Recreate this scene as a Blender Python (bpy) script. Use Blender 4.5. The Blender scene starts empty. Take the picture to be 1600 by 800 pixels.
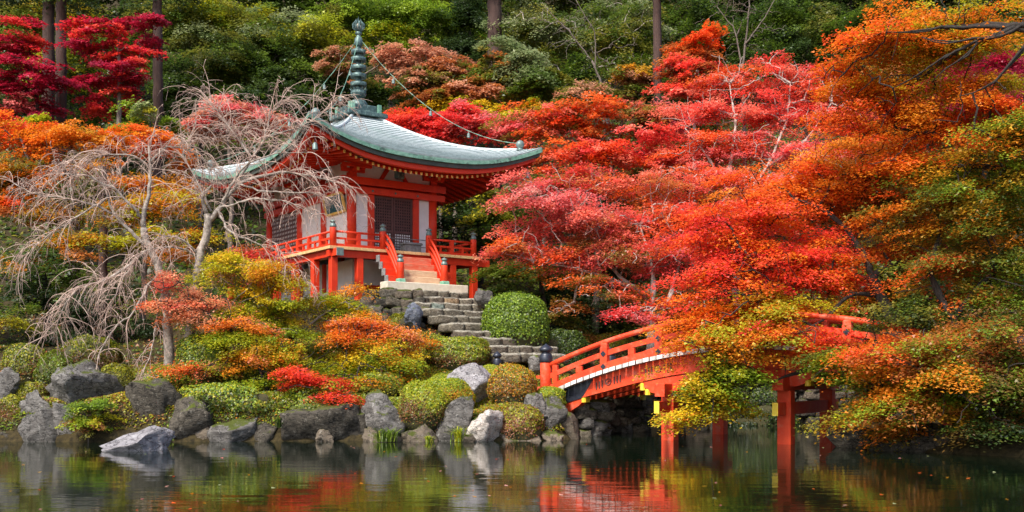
import bpy, math, random
import numpy as np
from mathutils import Vector, Matrix
sc = bpy.context.scene
C = sc.collection
R = math.radians
random.seed(7)

# ------------------------------------------------------------------ camera, world, sun, exposure
F, HY, EYE = 1650.0, 590.0, 2.0            # focal length in photo pixels, horizon row, eye height above the water
cam_d = bpy.data.cameras.new('camera'); cam = bpy.data.objects.new('camera', cam_d); C.objects.link(cam)
cam.location = (0, 0, EYE); cam.rotation_euler = (R(90), 0, 0)
cam_d.sensor_width = 36; cam_d.lens = 36 * F / 1600; cam_d.shift_y = (HY - 400) / 1600
cam_d.clip_start = .1; cam_d.clip_end = 2000
sc.camera = cam
SUN_EL, SUN_AZ = R(50), R(212)              # azimuth clockwise from +Y: behind the camera, to its left
w = bpy.data.worlds.new('World'); sc.world = w; w.use_nodes = True
wn = w.node_tree.nodes; bg = wn['Background']
sky = wn.new('ShaderNodeTexSky'); sky.sky_type = 'NISHITA'; sky.sun_disc = False
sky.sun_elevation = SUN_EL; sky.sun_rotation = SUN_AZ; sky.air_density = 1.0; sky.dust_density = 2.5; sky.ozone_density = 0.8
w.node_tree.links.new(sky.outputs[0], bg.inputs[0]); bg.inputs[1].default_value = .13
sd = bpy.data.lights.new('sun', 'SUN'); sun = bpy.data.objects.new('sun', sd); C.objects.link(sun)
sd.energy = 2.8; sd.angle = R(9.0); sd.color = (1, .95, .86)
sdir = Vector((math.sin(SUN_AZ) * math.cos(SUN_EL), math.cos(SUN_AZ) * math.cos(SUN_EL), math.sin(SUN_EL)))
sun.rotation_euler = sdir.to_track_quat('Z', 'Y').to_euler()
sun.location = sdir * 60
sc.view_settings.view_transform = 'Standard'; sc.view_settings.look = 'None'
sc.view_settings.exposure = 1.05; sc.view_settings.gamma = 1; sc.view_settings.use_curve_mapping = False
sc.cycles.max_bounces = 6; sc.cycles.diffuse_bounces = 2; sc.cycles.glossy_bounces = 3; sc.cycles.transmission_bounces = 3
sc.cycles.use_denoising = True

# ------------------------------------------------------------------ helpers
def P(px, py, Y):
    return np.array([(px - 800) * Y / F, Y, EYE + (HY - py) * Y / F])

def tag(o, label=None, cat=None, group=None, kind=None):
    if label: o['label'] = label
    if cat: o['category'] = cat
    if group: o['group'] = group
    if kind: o['kind'] = kind
    return o

def thing(name, label, cat, loc=(0, 0, 0), rz=0, group=None):
    o = bpy.data.objects.new(name, None); C.objects.link(o); o.empty_display_size = .3
    o.location = loc; o.rotation_euler = (0, 0, rz)
    return tag(o, label, cat, group)

def link_mesh(name, me, parent=None, loc=None):
    o = bpy.data.objects.new(name, me); C.objects.link(o)
    if parent: o.parent = parent
    if loc is not None: o.location = loc
    return o

class MB:
    def __init__(s): s.v = []; s.f = []; s.m = []; s.mi = 0
    def add(s, vs, fs, mi=None):
        b = len(s.v); s.v += [tuple(p) for p in vs]
        s.f += [tuple(i + b for i in f) for f in fs]; s.m += [s.mi if mi is None else mi] * len(fs)
        return s
    def box(s, x0, y0, z0, x1, y1, z1, mi=None, ch=0.0):
        if ch <= 0:
            vs = [(x0,y0,z0),(x1,y0,z0),(x1,y1,z0),(x0,y1,z0),(x0,y0,z1),(x1,y0,z1),(x1,y1,z1),(x0,y1,z1)]
            return s.add(vs, [(0,3,2,1),(4,5,6,7),(0,1,5,4),(1,2,6,5),(2,3,7,6),(3,0,4,7)], mi)
        o = [(x0+ch,y0),(x1-ch,y0),(x1,y0+ch),(x1,y1-ch),(x1-ch,y1),(x0+ch,y1),(x0,y1-ch),(x0,y0+ch)]
        vs = [(x,y,z0) for x,y in o] + [(x,y,z1-ch) for x,y in o]
        cx, cy = (x0+x1)/2, (y0+y1)/2
        vs += [(x-ch*(1 if x>cx else -1)*.9, y-ch*(1 if y>cy else -1)*.9, z1) for x,y in o]
        fs = [tuple(range(7,-1,-1)), tuple(range(16,24))]
        for a in (0, 8):
            fs += [(a+i, a+(i+1)%8, a+8+(i+1)%8, a+8+i) for i in range(8)]
        return s.add(vs, fs, mi)
    def tube(s, pts, rad, n=6, caps=True, mi=None):
        pts = [Vector(p) for p in pts]; k = len(pts)
        if not hasattr(rad, '__len__'): rad = [rad] * k
        vs = []; fs = []; up = None
        for i, p in enumerate(pts):
            d = (pts[min(i+1,k-1)] - pts[max(i-1,0)])
            if d.length < 1e-9: d = Vector((0,0,1))
            d.normalize()
            if up is None: up = Vector((1,0,0)) if abs(d.x) < .8 else Vector((0,1,0))
            a = d.cross(up).normalized(); b = a.cross(d); up = b
            for j in range(n):
                t = 2*math.pi*j/n; vs.append(p + (a*math.cos(t) + b*math.sin(t))*rad[i])
        for i in range(k-1):
            for j in range(n):
                fs.append((i*n+j, i*n+(j+1)%n, (i+1)*n+(j+1)%n, (i+1)*n+j))
        if caps: fs += [tuple(range(n-1,-1,-1)), tuple(range((k-1)*n, k*n))]
        return s.add(vs, fs, mi)
    def lathe(s, prof, c=(0,0,0), n=14, mi=None):
        vs = [(c[0]+r*math.cos(2*math.pi*j/n), c[1]+r*math.sin(2*math.pi*j/n), c[2]+z) for r, z in prof for j in range(n)]
        k = len(prof)
        fs = [(i*n+j, i*n+(j+1)%n, (i+1)*n+(j+1)%n, (i+1)*n+j) for i in range(k-1) for j in range(n)]
        fs += [tuple(range(n-1,-1,-1)), tuple(range((k-1)*n, k*n))]
        return s.add(vs, fs, mi)
    def sweep(s, pts, sect, mi=None):
        """closed cross-sections SECT (list of lists of points per station already in 3-D)"""
        k = len(sect); n = len(sect[0]); vs = [p for r in sect for p in r]
        fs = [(i*n+j, i*n+(j+1)%n, (i+1)*n+(j+1)%n, (i+1)*n+j) for i in range(k-1) for j in range(n)]
        fs += [tuple(range(n-1,-1,-1)), tuple(range((k-1)*n, k*n))]
        return s.add(vs, fs, mi)
    def mesh(s, name, mats, smooth=False):
        me = bpy.data.meshes.new(name); me.from_pydata(s.v, [], s.f)
        for m in (mats if isinstance(mats, (list, tuple)) else [mats]): me.materials.append(m)
        if any(s.m): me.polygons.foreach_set('material_index', s.m)
        if smooth: me.polygons.foreach_set('use_smooth', [True]*len(me.polygons))
        me.update(); return me
    def build(s, name, mats, parent=None, loc=None, smooth=False):
        return link_mesh(name, s.mesh(name, mats, smooth), parent, loc)

def fast_mesh(name, V, Fq, mat, col=None, smooth=False):
    """V (n,3), Fq (m,k) with the same k for every face; col (m,3) a colour per face"""
    V = np.ascontiguousarray(V, np.float32); Fq = np.ascontiguousarray(Fq, np.int32); m, k = Fq.shape
    me = bpy.data.meshes.new(name)
    me.vertices.add(len(V)); me.vertices.foreach_set('co', V.ravel())
    me.loops.add(m*k); me.loops.foreach_set('vertex_index', Fq.ravel())
    me.polygons.add(m); me.polygons.foreach_set('loop_start', np.arange(0, m*k, k, dtype=np.int32))
    if smooth: me.polygons.foreach_set('use_smooth', np.ones(m, bool))
    me.update(calc_edges=True); me.materials.append(mat)
    if col is not None:
        a = me.attributes.new('leaf_colour', 'FLOAT_COLOR', 'FACE')
        a.data.foreach_set('color', np.c_[np.clip(col,0,1), np.ones(m)].astype(np.float32).ravel())
    return me

# ------------------------------------------------------------------ materials
def nodes(name):
    m = bpy.data.materials.new(name); m.use_nodes = True
    nt = m.node_tree; return m, nt, nt.nodes['Principled BSDF'], nt.nodes['Material Output']

def mat(name, c1, c2=None, scale=6, rough=.6, bump=0, bscale=None, metal=0, spec=.5, stretch=(1,1,1), lo=.35, hi=.65, c3=None, s3=2., detail=6, obj_var=0.0):
    m, nt, b, out = nodes(name); N = nt.nodes; L = nt.links
    b.inputs['Roughness'].default_value = rough; b.inputs['Metallic'].default_value = metal
    b.inputs['Specular IOR Level'].default_value = spec
    b.inputs['Base Color'].default_value = (*c1, 1)
    tc = N.new('ShaderNodeTexCoord'); mp = N.new('ShaderNodeMapping'); mp.inputs['Scale'].default_value = stretch
    L.new(tc.outputs['Object'], mp.inputs[0])
    colour = None
    if c2:
        n = N.new('ShaderNodeTexNoise'); n.inputs['Scale'].default_value = scale; n.inputs['Detail'].default_value = detail; n.inputs['Roughness'].default_value = .65
        L.new(mp.outputs[0], n.inputs[0])
        r = N.new('ShaderNodeValToRGB'); r.color_ramp.elements[0].position = lo; r.color_ramp.elements[1].position = hi
        r.color_ramp.elements[0].color = (*c1, 1); r.color_ramp.elements[1].color = (*c2, 1)
        L.new(n.outputs[0], r.inputs[0]); colour = r.outputs[0]
        if c3:
            n3 = N.new('ShaderNodeTexNoise'); n3.inputs['Scale'].default_value = s3; n3.inputs['Detail'].default_value = 8; n3.inputs['Roughness'].default_value = .7
            L.new(tc.outputs['Object'], n3.inputs[0])
            r3 = N.new('ShaderNodeValToRGB'); r3.color_ramp.elements[0].position = .52; r3.color_ramp.elements[1].position = .64
            r3.color_ramp.elements[0].color = (0,0,0,1); r3.color_ramp.elements[1].color = (1,1,1,1)
            L.new(n3.outputs[0], r3.inputs[0])
            mx = N.new('ShaderNodeMixRGB'); L.new(r3.outputs[0], mx.inputs[0]); L.new(colour, mx.inputs[1]); mx.inputs[2].default_value = (*c3, 1)
            colour = mx.outputs[0]
    if obj_var:
        if colour is None:
            rg = N.new('ShaderNodeRGB'); rg.outputs[0].default_value = (*c1, 1); colour = rg.outputs[0]
        oi = N.new('ShaderNodeObjectInfo'); mr = N.new('ShaderNodeMapRange')
        mr.inputs[3].default_value = 1-obj_var; mr.inputs[4].default_value = 1+obj_var
        L.new(oi.outputs['Random'], mr.inputs[0])
        hs = N.new('ShaderNodeHueSaturation'); L.new(mr.outputs[0], hs.inputs['Value']); L.new(colour, hs.inputs['Color']); colour = hs.outputs[0]
    if colour is not None: L.new(colour, b.inputs['Base Color'])
    if bump:
        nb = N.new('ShaderNodeTexNoise'); nb.inputs['Scale'].default_value = bscale or scale*3; nb.inputs['Detail'].default_value = 8
        L.new(mp.outputs[0], nb.inputs[0]); bp = N.new('ShaderNodeBump'); bp.inputs['Strength'].default_value = bump; bp.inputs['Distance'].default_value = .05
        L.new(nb.outputs[0], bp.inputs['Height']); L.new(bp.outputs[0], b.inputs['Normal'])
    return m

def leaf_mat(name, trans=.35):
    m, nt, b, out = nodes(name); N = nt.nodes; L = nt.links; N.remove(b)
    a = N.new('ShaderNodeAttribute'); a.attribute_name = 'leaf_colour'
    d = N.new('ShaderNodeBsdfDiffuse'); t = N.new('ShaderNodeBsdfTranslucent'); g = N.new('ShaderNodeBsdfGlossy')
    g.inputs['Roughness'].default_value = .45
    L.new(a.outputs['Color'], d.inputs[0]); L.new(a.outputs['Color'], t.inputs[0])
    m1 = N.new('ShaderNodeMixShader'); m1.inputs[0].default_value = trans; L.new(d.outputs[0], m1.inputs[1]); L.new(t.outputs[0], m1.inputs[2])
    m2 = N.new('ShaderNodeMixShader'); m2.inputs[0].default_value = .035; L.new(m1.outputs[0], m2.inputs[1]); L.new(g.outputs[0], m2.inputs[2])
    L.new(m2.outputs[0], out.inputs[0]); return m

M = {}
M['leaf'] = leaf_mat('maple_leaf', .5)
M['needle'] = leaf_mat('evergreen_leaf', .2)
M['bark'] = mat('bark', (.075,.055,.045), (.20,.16,.13), 5, .9, .5, 18, stretch=(3,3,.6))
M['bark_dark'] = mat('dark_bark', (.014,.010,.008), (.035,.026,.02), 5, .9, .5, 18, stretch=(3,3,.6))
M['bark_pale'] = mat('pale_bark', (.24,.19,.16), (.50,.43,.38), 4, .9, .4, 15, stretch=(2,2,.7))
M['bark_cedar'] = mat('cedar_bark', (.035,.018,.014), (.085,.045,.035), 4, .9, .5, 10, stretch=(6,6,.3))
M['twig'] = mat('cherry_twig', (.34,.22,.175), (.60,.45,.37), 3, .85)
M['cherry_bark'] = mat('cherry_bark', (.12,.095,.075), (.42,.36,.31), 6, .9, .4, 14)
M['red'] = mat('vermilion_paint', (.62,.030,.007), (.68,.050,.012), 3, .5, .08, 20, spec=.3, c3=(.54,.035,.012), s3=1.3, obj_var=.05)
M['red_bridge'] = mat('bridge_vermilion', (.66,.045,.012), (.72,.075,.022), 2.2, .5, .12, 16, spec=.3, c3=(.66,.13,.07), s3=2.6, obj_var=.05)
M['plaster'] = mat('white_plaster', (.74,.72,.70), (.82,.81,.79), 3, .9, .05, 12)
M['black'] = mat('black_lacquer_metal', (.018,.020,.032), (.035,.04,.055), 8, .38, metal=.3)
M['patina'] = mat('bronze_patina_cap', (.10,.14,.135), (.20,.27,.25), 9, .5, .1, 20, metal=.3)
M['green_foot'] = mat('verdigris_foot', (.10,.30,.20), (.22,.45,.33), 9, .6)
M['spire'] = mat('spire_bronze', (.030,.055,.058), (.09,.15,.145), 5, .5, .2, 14, metal=.35, c3=(.22,.32,.28), s3=4)
M['copper'] = mat('copper_sheet_patina', (.40,.45,.46), (.60,.645,.66), 2.2, .45, .12, 14, spec=.5, c3=(.34,.42,.40), s3=1.1, stretch=(1,1,3), obj_var=.08)
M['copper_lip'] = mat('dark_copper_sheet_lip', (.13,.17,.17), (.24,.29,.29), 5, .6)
M['copper_edge'] = mat('green_copper_edge', (.085,.22,.155), (.19,.36,.27), 4, .6, .2, 12, c3=(.05,.09,.075), s3=3)
M['dark_edge'] = mat('dark_eave_board', (.035,.045,.035), (.06,.075,.06), 4, .7)
M['gold'] = mat('gilt_cap', (.80,.50,.10), (.88,.60,.18), 6, .45)
M['yellow'] = mat('yellow_end_paint', (.78,.52,.02), (.82,.60,.06), 6, .5)
M['lattice'] = mat('dark_brown_lattice', (.075,.030,.025), (.12,.05,.042), 6, .6)
M['dark_void'] = mat('dark_interior_shade', (.02,.012,.012), None, rough=.9)  # near-black colour stands in for the unlit room behind the upper door lattice
M['teal'] = mat('teal_plaque', (.012,.065,.085), (.02,.10,.12), 6, .4)
M['wood'] = mat('pale_weathered_wood', (.50,.32,.19), (.66,.47,.30), 4, .7, .2, 18, stretch=(.6,4,4), c3=(.42,.22,.14), s3=2, obj_var=.1)
M['floor_wood'] = mat('balcony_floor_wood', (.58,.36,.15), (.72,.48,.22), 4, .65, .1, 20, obj_var=.1)
M['red_step'] = mat('worn_red_step', (.62,.075,.03), (.58,.22,.13), 5, .6, .1, 14, stretch=(.7,3,3))
M['plank'] = mat('bridge_plank_wood', (.30,.26,.22), (.45,.40,.35), 6, .8, .2, 18, obj_var=.12)
M['white_end'] = mat('white_painted_plank_end', (.74,.71,.66), (.40,.37,.34), 9, .8, lo=.45, hi=.75, obj_var=.30)
M['grey_wood'] = mat('grey_weathered_wood', (.14,.14,.14), (.26,.26,.25), 8, .8)
M['slab'] = mat('pale_granite', (.58,.50,.38), (.70,.63,.50), 5, .85, .15, 25)

def rock_mat(name, a, b, c, moss=.0, mosscol=(.075,.09,.014), s=3.0):
    m, nt, bs, out = nodes(name); N = nt.nodes; L = nt.links
    bs.inputs['Roughness'].default_value = .9; bs.inputs['Specular IOR Level'].default_value = .25
    g = N.new('ShaderNodeTexCoord'); oi = N.new('ShaderNodeObjectInfo')
    ad = N.new('ShaderNodeVectorMath'); ad.operation = 'ADD'; L.new(g.outputs['Object'], ad.inputs[0])
    cv = N.new('ShaderNodeVectorMath'); cv.operation = 'SCALE'; cv.inputs[0].default_value = (17, 9, 13); L.new(oi.outputs['Random'], cv.inputs['Scale']); L.new(cv.outputs[0], ad.inputs[1])
    def noise(sc_, det=8, rg=.7, st=None):
        n = N.new('ShaderNodeTexNoise'); n.inputs['Scale'].default_value = sc_; n.inputs['Detail'].default_value = det; n.inputs['Roughness'].default_value = rg
        if st:
            mp = N.new('ShaderNodeMapping'); mp.inputs['Scale'].default_value = st; mp.inputs['Rotation'].default_value = (.5,.3,.4); L.new(ad.outputs[0], mp.inputs[0]); L.new(mp.outputs[0], n.inputs[0])
        else: L.new(ad.outputs[0], n.inputs[0])
        return n.outputs[0]
    def ramp(x, p0, p1, ca, cb):
        r = N.new('ShaderNodeValToRGB'); r.color_ramp.elements[0].position = p0; r.color_ramp.elements[1].position = p1
        r.color_ramp.elements[0].color = (*ca,1); r.color_ramp.elements[1].color = (*cb,1); L.new(x, r.inputs[0]); return r.outputs[0]
    def mix(f, x, y):
        mx = N.new('ShaderNodeMixRGB'); L.new(f, mx.inputs[0])
        for k, v in ((1,x),(2,y)):
            if isinstance(v, tuple): mx.inputs[k].default_value = (*v,1)
            else: L.new(v, mx.inputs[k])
        return mx.outputs[0]
    base = ramp(noise(s, 10, .78, st=(1,1,2.8)), .36, .62, a, b)
    base = mix(ramp(noise(s*2.6), .56, .66, (0,0,0), (1,1,1)), base, c)            # lichen blotches
    cr = N.new('ShaderNodeMath'); cr.operation = 'SUBTRACT'; L.new(noise(s*.8, 5, .6, (1,.5,1.6)), cr.inputs[0]); cr.inputs[1].default_value = .5
    ca = N.new('ShaderNodeMath'); ca.operation = 'ABSOLUTE'; L.new(cr.outputs[0], ca.inputs[0])
    base = mix(ramp(ca.outputs[0], .004, .022, (.85,.85,.85), (0,0,0)), base, tuple(x*.22 for x in a))        # cracks
    base = mix(ramp(noise(s*1.3, 10, .8), .55, .64, (0,0,0), (.8,.8,.8)), base, tuple(x*.35 for x in a))   # dark stain
    if moss > 0:
        ge = N.new('ShaderNodeNewGeometry'); sp = N.new('ShaderNodeSeparateXYZ'); L.new(ge.outputs['Normal'], sp.inputs[0])
        mm = N.new('ShaderNodeMath'); mm.operation = 'MULTIPLY_ADD'; L.new(sp.outputs[2], mm.inputs[0]); mm.inputs[1].default_value = .55; 
        L.new(noise(s*.9, 6), mm.inputs[2])
        f = ramp(mm.outputs[0], 1.02-moss*.5, 1.12-moss*.5, (0,0,0), (1,1,1))
        base = mix(f, base, mosscol)
    vr = N.new('ShaderNodeMapRange'); vr.inputs[3].default_value = .8; vr.inputs[4].default_value = 1.2; L.new(oi.outputs['Random'], vr.inputs[0])
    hs = N.new('ShaderNodeHueSaturation'); L.new(base, hs.inputs['Color']); L.new(vr.outputs[0], hs.inputs['Value']); L.new(hs.outputs[0], bs.inputs['Base Color'])
    bp = N.new('ShaderNodeBump'); bp.inputs['Strength'].default_value = .9; bp.inputs['Distance'].default_value = .10
    L.new(noise(s*4, 10, .7, (1,1,2)), bp.inputs['Height']); L.new(bp.outputs[0], bs.inputs['Normal'])
    return m
M['rock'] = rock_mat('grey_rock', (.062,.055,.048), (.215,.20,.185), (.39,.37,.34), .2)
M['rock_pale'] = rock_mat('pale_rock', (.20,.18,.19), (.44,.42,.43), (.60,.58,.58), .0)
M['rock_pink'] = rock_mat('pinkish_white_rock', (.42,.34,.29), (.62,.57,.52), (.74,.72,.68), .1)
M['rock_dark'] = rock_mat('dark_wet_rock', (.032,.027,.021), (.105,.09,.07), (.25,.225,.185), .16)
M['rock_brown'] = rock_mat('brown_rock', (.09,.07,.05), (.22,.175,.13), (.36,.32,.27), .25)
M['rock_blue'] = rock_mat('bluish_rock', (.09,.10,.13), (.20,.22,.27), (.36,.36,.38), .1)
M['step'] = rock_mat('mossy_step_stone', (.075,.06,.045), (.27,.23,.17), (.44,.40,.32), .22, s=5)
M['step_edge'] = rock_mat('worn_step_edge', (.26,.235,.18), (.46,.42,.34), (.60,.56,.46), .0, s=4)
M['step_tan'] = rock_mat('tan_step_stone', (.42,.28,.16), (.55,.38,.22), (.60,.48,.34), .1, s=4)
M['step_green'] = rock_mat('greenish_step_stone', (.24,.29,.24), (.36,.40,.34), (.48,.47,.40), .1, s=4)

# ground: moss, brown leaf litter, dark soil
def ground_mat():
    m, nt, b, out = nodes('mossy_ground'); N = nt.nodes; L = nt.links
    b.inputs['Roughness'].default_value = .95; b.inputs['Specular IOR Level'].default_value = .1
    tc = N.new('ShaderNodeTexCoord')
    def noise(s, d=8, r=.65):
        n = N.new('ShaderNodeTexNoise'); n.inputs['Scale'].default_value = s; n.inputs['Detail'].default_value = d; n.inputs['Roughness'].default_value = r
        L.new(tc.outputs['Object'], n.inputs[0]); return n.outputs[0]
    def ramp(x, p0, p1, a, c):
        r = N.new('ShaderNodeValToRGB'); r.color_ramp.elements[0].position = p0; r.color_ramp.elements[1].position = p1
        r.color_ramp.elements[0].color = (*a,1); r.color_ramp.elements[1].color = (*c,1); L.new(x, r.inputs[0]); return r.outputs[0]
    c1 = ramp(noise(1.4), .35, .65, (.10,.115,.012), (.25,.24,.02))
    c2 = ramp(noise(9), .3, .7, (.045,.035,.016), (.13,.085,.03))
    at = N.new('ShaderNodeAttribute'); at.attribute_name = 'moss'
    n2 = N.new('ShaderNodeMath'); n2.operation = 'ADD'; L.new(at.outputs['Fac'], n2.inputs[0]); L.new(noise(.9), n2.inputs[1])
    f = ramp(n2.outputs[0], .95, 1.1, (0,0,0), (1,1,1))
    c2 = ramp(noise(6), .35, .7, (.022,.018,.011), (.07,.052,.022))
    mx = N.new('ShaderNodeMixRGB'); L.new(f, mx.inputs[0]); L.new(c2, mx.inputs[1]); L.new(c1, mx.inputs[2])
    L.new(mx.outputs[0], b.inputs['Base Color'])
    bp = N.new('ShaderNodeBump'); bp.inputs['Strength'].default_value = .6; bp.inputs['Distance'].default_value = .08
    L.new(noise(14), bp.inputs['Height']); L.new(bp.outputs[0], b.inputs['Normal']); return m
def water_mat():
    m, nt, b, out = nodes('pond_water'); N = nt.nodes; L = nt.links
    b.inputs['Base Color'].default_value = (.004,.009,.004,1); b.inputs['Roughness'].default_value = .045; b.inputs['IOR'].default_value = 1.5
    tc = N.new('ShaderNodeTexCoord'); hs = []
    for scl, st in ((1.0,(.55,1.6,1)), (1.0,(2.2,6.5,1))):
        mp = N.new('ShaderNodeMapping'); mp.inputs['Scale'].default_value = st; L.new(tc.outputs['Object'], mp.inputs[0])
        n = N.new('ShaderNodeTexNoise'); n.inputs['Scale'].default_value = scl; n.inputs['Detail'].default_value = 3; n.inputs['Roughness'].default_value = .5
        L.new(mp.outputs[0], n.inputs[0]); hs.append(n.outputs[0])
    mu = N.new('ShaderNodeMath'); mu.operation = 'MULTIPLY_ADD'; L.new(hs[1], mu.inputs[0]); mu.inputs[1].default_value = .22; L.new(hs[0], mu.inputs[2])
    bp = N.new('ShaderNodeBump'); bp.inputs['Strength'].default_value = .14; bp.inputs['Distance'].default_value = .05
    L.new(mu.outputs[0], bp.inputs['Height']); L.new(bp.outputs[0], b.inputs['Normal']); return m
M['ground'] = ground_mat(); M['water'] = water_mat()

# ------------------------------------------------------------------ terrain and water
POND = np.array([(-70,3),(-70,33),(-22,33.2),(-16,33.1),(-12,32.7),(-8,33.2),(-4,33.5),(0,33.5),(1.75,33.9),(2.05,35.7),(3.6,38.2),(5.0,40.6),(6.0,44),(8,47.5),(13,48),
                 (17,44),(17.5,38),(15.5,33),(13.2,30.6),(11.0,29.6),(11.2,28),(14,25.5),(24,22),(45,20),(45,3)], float)
def pond_sd(x, y):
    x = np.asarray(x, float); y = np.asarray(y, float); d = np.full(x.shape, 1e9); ins = np.zeros(x.shape, bool)
    for a, b in zip(POND, np.roll(POND, -1, 0)):
        ab = b-a; t = np.clip(((x-a[0])*ab[0]+(y-a[1])*ab[1])/(ab@ab), 0, 1)
        d = np.minimum(d, np.hypot(x-a[0]-t*ab[0], y-a[1]-t*ab[1]))
        c = ((a[1] > y) != (b[1] > y)) & (x < (b[0]-a[0])*(y-a[1])/(b[1]-a[1]+1e-12)+a[0]); ins ^= c
    return np.where(ins, -d, d)
CTRL = np.array([(-40,36,1.2),(-30,36,1.2),(-22,36,1.4),(-17,35,1.1),(-14,35,1.2),(-15,38,2.5),(-18,42,3.3),(-11.5,37,2.4),(-10,35,1.1),(-10,40,3.9),(-7,35.5,1.4),(-6.5,39,3.2),(-4,35.5,1.25),
    (-3.5,38.5,2.6),(-1.5,35,.85),(-1,38,2.0),(.6,36,1.3),(1.2,35.2,.9),(1.6,36.8,1.45),(3.2,38.5,1.5),(.5,39.0,2.3),(2.5,41,2.1),(-.6,41,3.0),(-3.6,43.4,4.9),(-7.5,43.2,5.3),(-5,47,5.6),(-8,50,5.6),(-12,47,5.4),(-14,52,5.6),
    (-10,57,5.7),(-3,55,5.4),(0,47.5,4.2),(4,50,3.3),(-20,50,5.2),(-30,52,5.6),(-45,50,6),(9,52,3),(16,52,3.2),(26,50,4),(22,38,2.6),(17,31,1.2),(14.4,28.4,.9),(19,27,.9),(30,28,2),(12.5,29.5,.5),(15.5,26,.35),(12,28.6,.4),(34,42,4),(50,40,5),(55,25,4),(0,0,.4),(-30,0,.4),(30,0,.4),(-5,45,5.4),(-2,49,5.3)], float)
def gz(x, y):
    x = np.atleast_1d(np.asarray(x, float)); y = np.atleast_1d(np.asarray(y, float))
    W = np.zeros(x.shape); S = np.zeros(x.shape)
    for cx, cy, cz in CTRL:
        k = 1/((x-cx)**2+(y-cy)**2+.25)**1.5; W += k; S += k*cz
    ca, sa = math.cos(R(35)), math.sin(R(35)); u = (x+3.8)*ca+(y-45)*sa; q = -(x+3.8)*sa+(y-45)*ca      # stair frame
    st = 5.65+.308*np.clip(q, -8.2, 0)/.78-.50; k = np.clip((3.6-np.abs(u))/1.6, 0, 1)*np.clip((q+9.2)/1.2, 0, 1)*np.clip((1.5-q)/1.0, 0, 1); z_ = S/W
    zz = z_+(st-z_)*k
    z = zz + .50*np.maximum(0, y-57)**1.06
    sd_ = pond_sd(x, y); t = np.clip(sd_/1.3, 0, 1); t = t*(2-t)
    land = .12 + (z-.12)*t
    return np.where(sd_ > 0, land, np.maximum(-1.1, .12+sd_*1.3))
def G(x, y): return float(gz([x], [y])[0])
xs = np.unique(np.r_[np.arange(-90,-22,2.), np.arange(-22,20,.36), np.arange(20,92,2.)]); ys = np.unique(np.r_[np.arange(-12,26,2.), np.arange(26,56,.36), np.arange(56,150,2.)])
gx, gy = np.meshgrid(xs, ys); V = np.c_[gx.ravel(), gy.ravel(), gz(gx.ravel(), gy.ravel())]
V[:,2] += (np.random.RandomState(1).rand(len(V))-.5)*.06
nx = len(xs); i = (np.arange(len(ys)-1)[:,None]*nx+np.arange(nx-1)).ravel()
me = fast_mesh('ground', V, np.c_[i, i+1, i+1+nx, i+nx], M['ground'], smooth=True)
a = me.attributes.new('moss', 'FLOAT', 'POINT')
sdv = pond_sd(V[:,0], V[:,1]); mossw = np.clip((sdv-.35)/.5, 0, 1)*np.clip(1-np.hypot((V[:,0]+5)/13, (V[:,1]-36)/6), 0, 1)*.9 
a.data.foreach_set('value', mossw.astype(np.float32))
tag(link_mesh('ground', me), 'mossy earth bank rising behind the pond into the hillside', kind='structure')
me = MB().add([(-95,-12,0),(95,-12,0),(95,52,0),(-95,52,0)], [(0,1,2,3)]).mesh('water', M['water'])
tag(link_mesh('water', me), 'dark still pond reflecting the bank and bridge', kind='structure')

# ------------------------------------------------------------------ foliage generator
PAL = {
 'crimson': [(.48,.012,.045),(.60,.025,.07),(.34,.010,.030)],
 'red': [(.84,.065,.045),(.88,.10,.055),(.78,.05,.05)],
 'peach': [(.84,.34,.16),(.80,.26,.11),(.86,.40,.20)],
 'salmon': [(.90,.19,.13),(.88,.15,.12),(.90,.24,.14)],
 'pink': [(.84,.19,.19),(.88,.25,.22),(.76,.13,.14)],
 'pinkpale': [(.80,.32,.28),(.74,.22,.20),(.78,.38,.30)],
 'redorange': [(.86,.13,.018),(.84,.09,.018),(.86,.17,.025)],
 'orange': [(.86,.25,.018),(.82,.19,.015),(.84,.30,.02)],
 'amber': [(.70,.30,.018),(.74,.24,.015),(.58,.32,.02)],
 'yellow': [(.80,.56,.02),(.74,.55,.02),(.68,.42,.02)],
 'ygreen': [(.46,.46,.018),(.38,.42,.018),(.52,.44,.018)],
 'lime': [(.24,.36,.02),(.17,.28,.018),(.32,.42,.03)],
 'green': [(.10,.165,.014),(.075,.13,.014),(.14,.205,.017)],
 'dgreen': [(.042,.076,.016),(.030,.058,.014),(.056,.088,.017)],
 'blackgreen': [(.022,.040,.012),(.030,.052,.014)],
 'olive': [(.18,.18,.022),(.13,.14,.018),(.24,.21,.025)],
 'sage': [(.28,.32,.14),(.20,.26,.10),(.36,.40,.19)],
 'rust': [(.50,.16,.035),(.42,.12,.03),(.56,.20,.05)],
 'brownpink': [(.66,.31,.18),(.56,.22,.12),(.72,.36,.22)],
 'darkrust': [(.22,.085,.025),(.17,.10,.022),(.28,.09,.025)],
 'maroon': [(.28,.018,.045),(.38,.025,.07)],
 'azalea': [(.28,.10,.03),(.34,.13,.04),(.22,.13,.03)],
}
def leaf_quads(pos, nrm, size, rs):
    """kite shaped leaves: POS (n,3), NRM (n,3), SIZE (n,)"""
    n = len(pos); nrm = nrm/np.linalg.norm(nrm, axis=1, keepdims=True)
    r = rs.normal(size=(n,3)); t = r-(r*nrm).sum(1, keepdims=True)*nrm; t /= np.linalg.norm(t, axis=1, keepdims=True)+1e-9
    b = np.cross(nrm, t); s = size[:,None]
    Vv = np.stack([pos-t*s*.5, pos+b*s*.42-t*s*.05, pos+t*s*.6+nrm*s*.12, pos-b*s*.42-t*s*.05], 1).reshape(-1,3)
    return Vv, np.arange(4*n).reshape(n,4)
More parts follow.
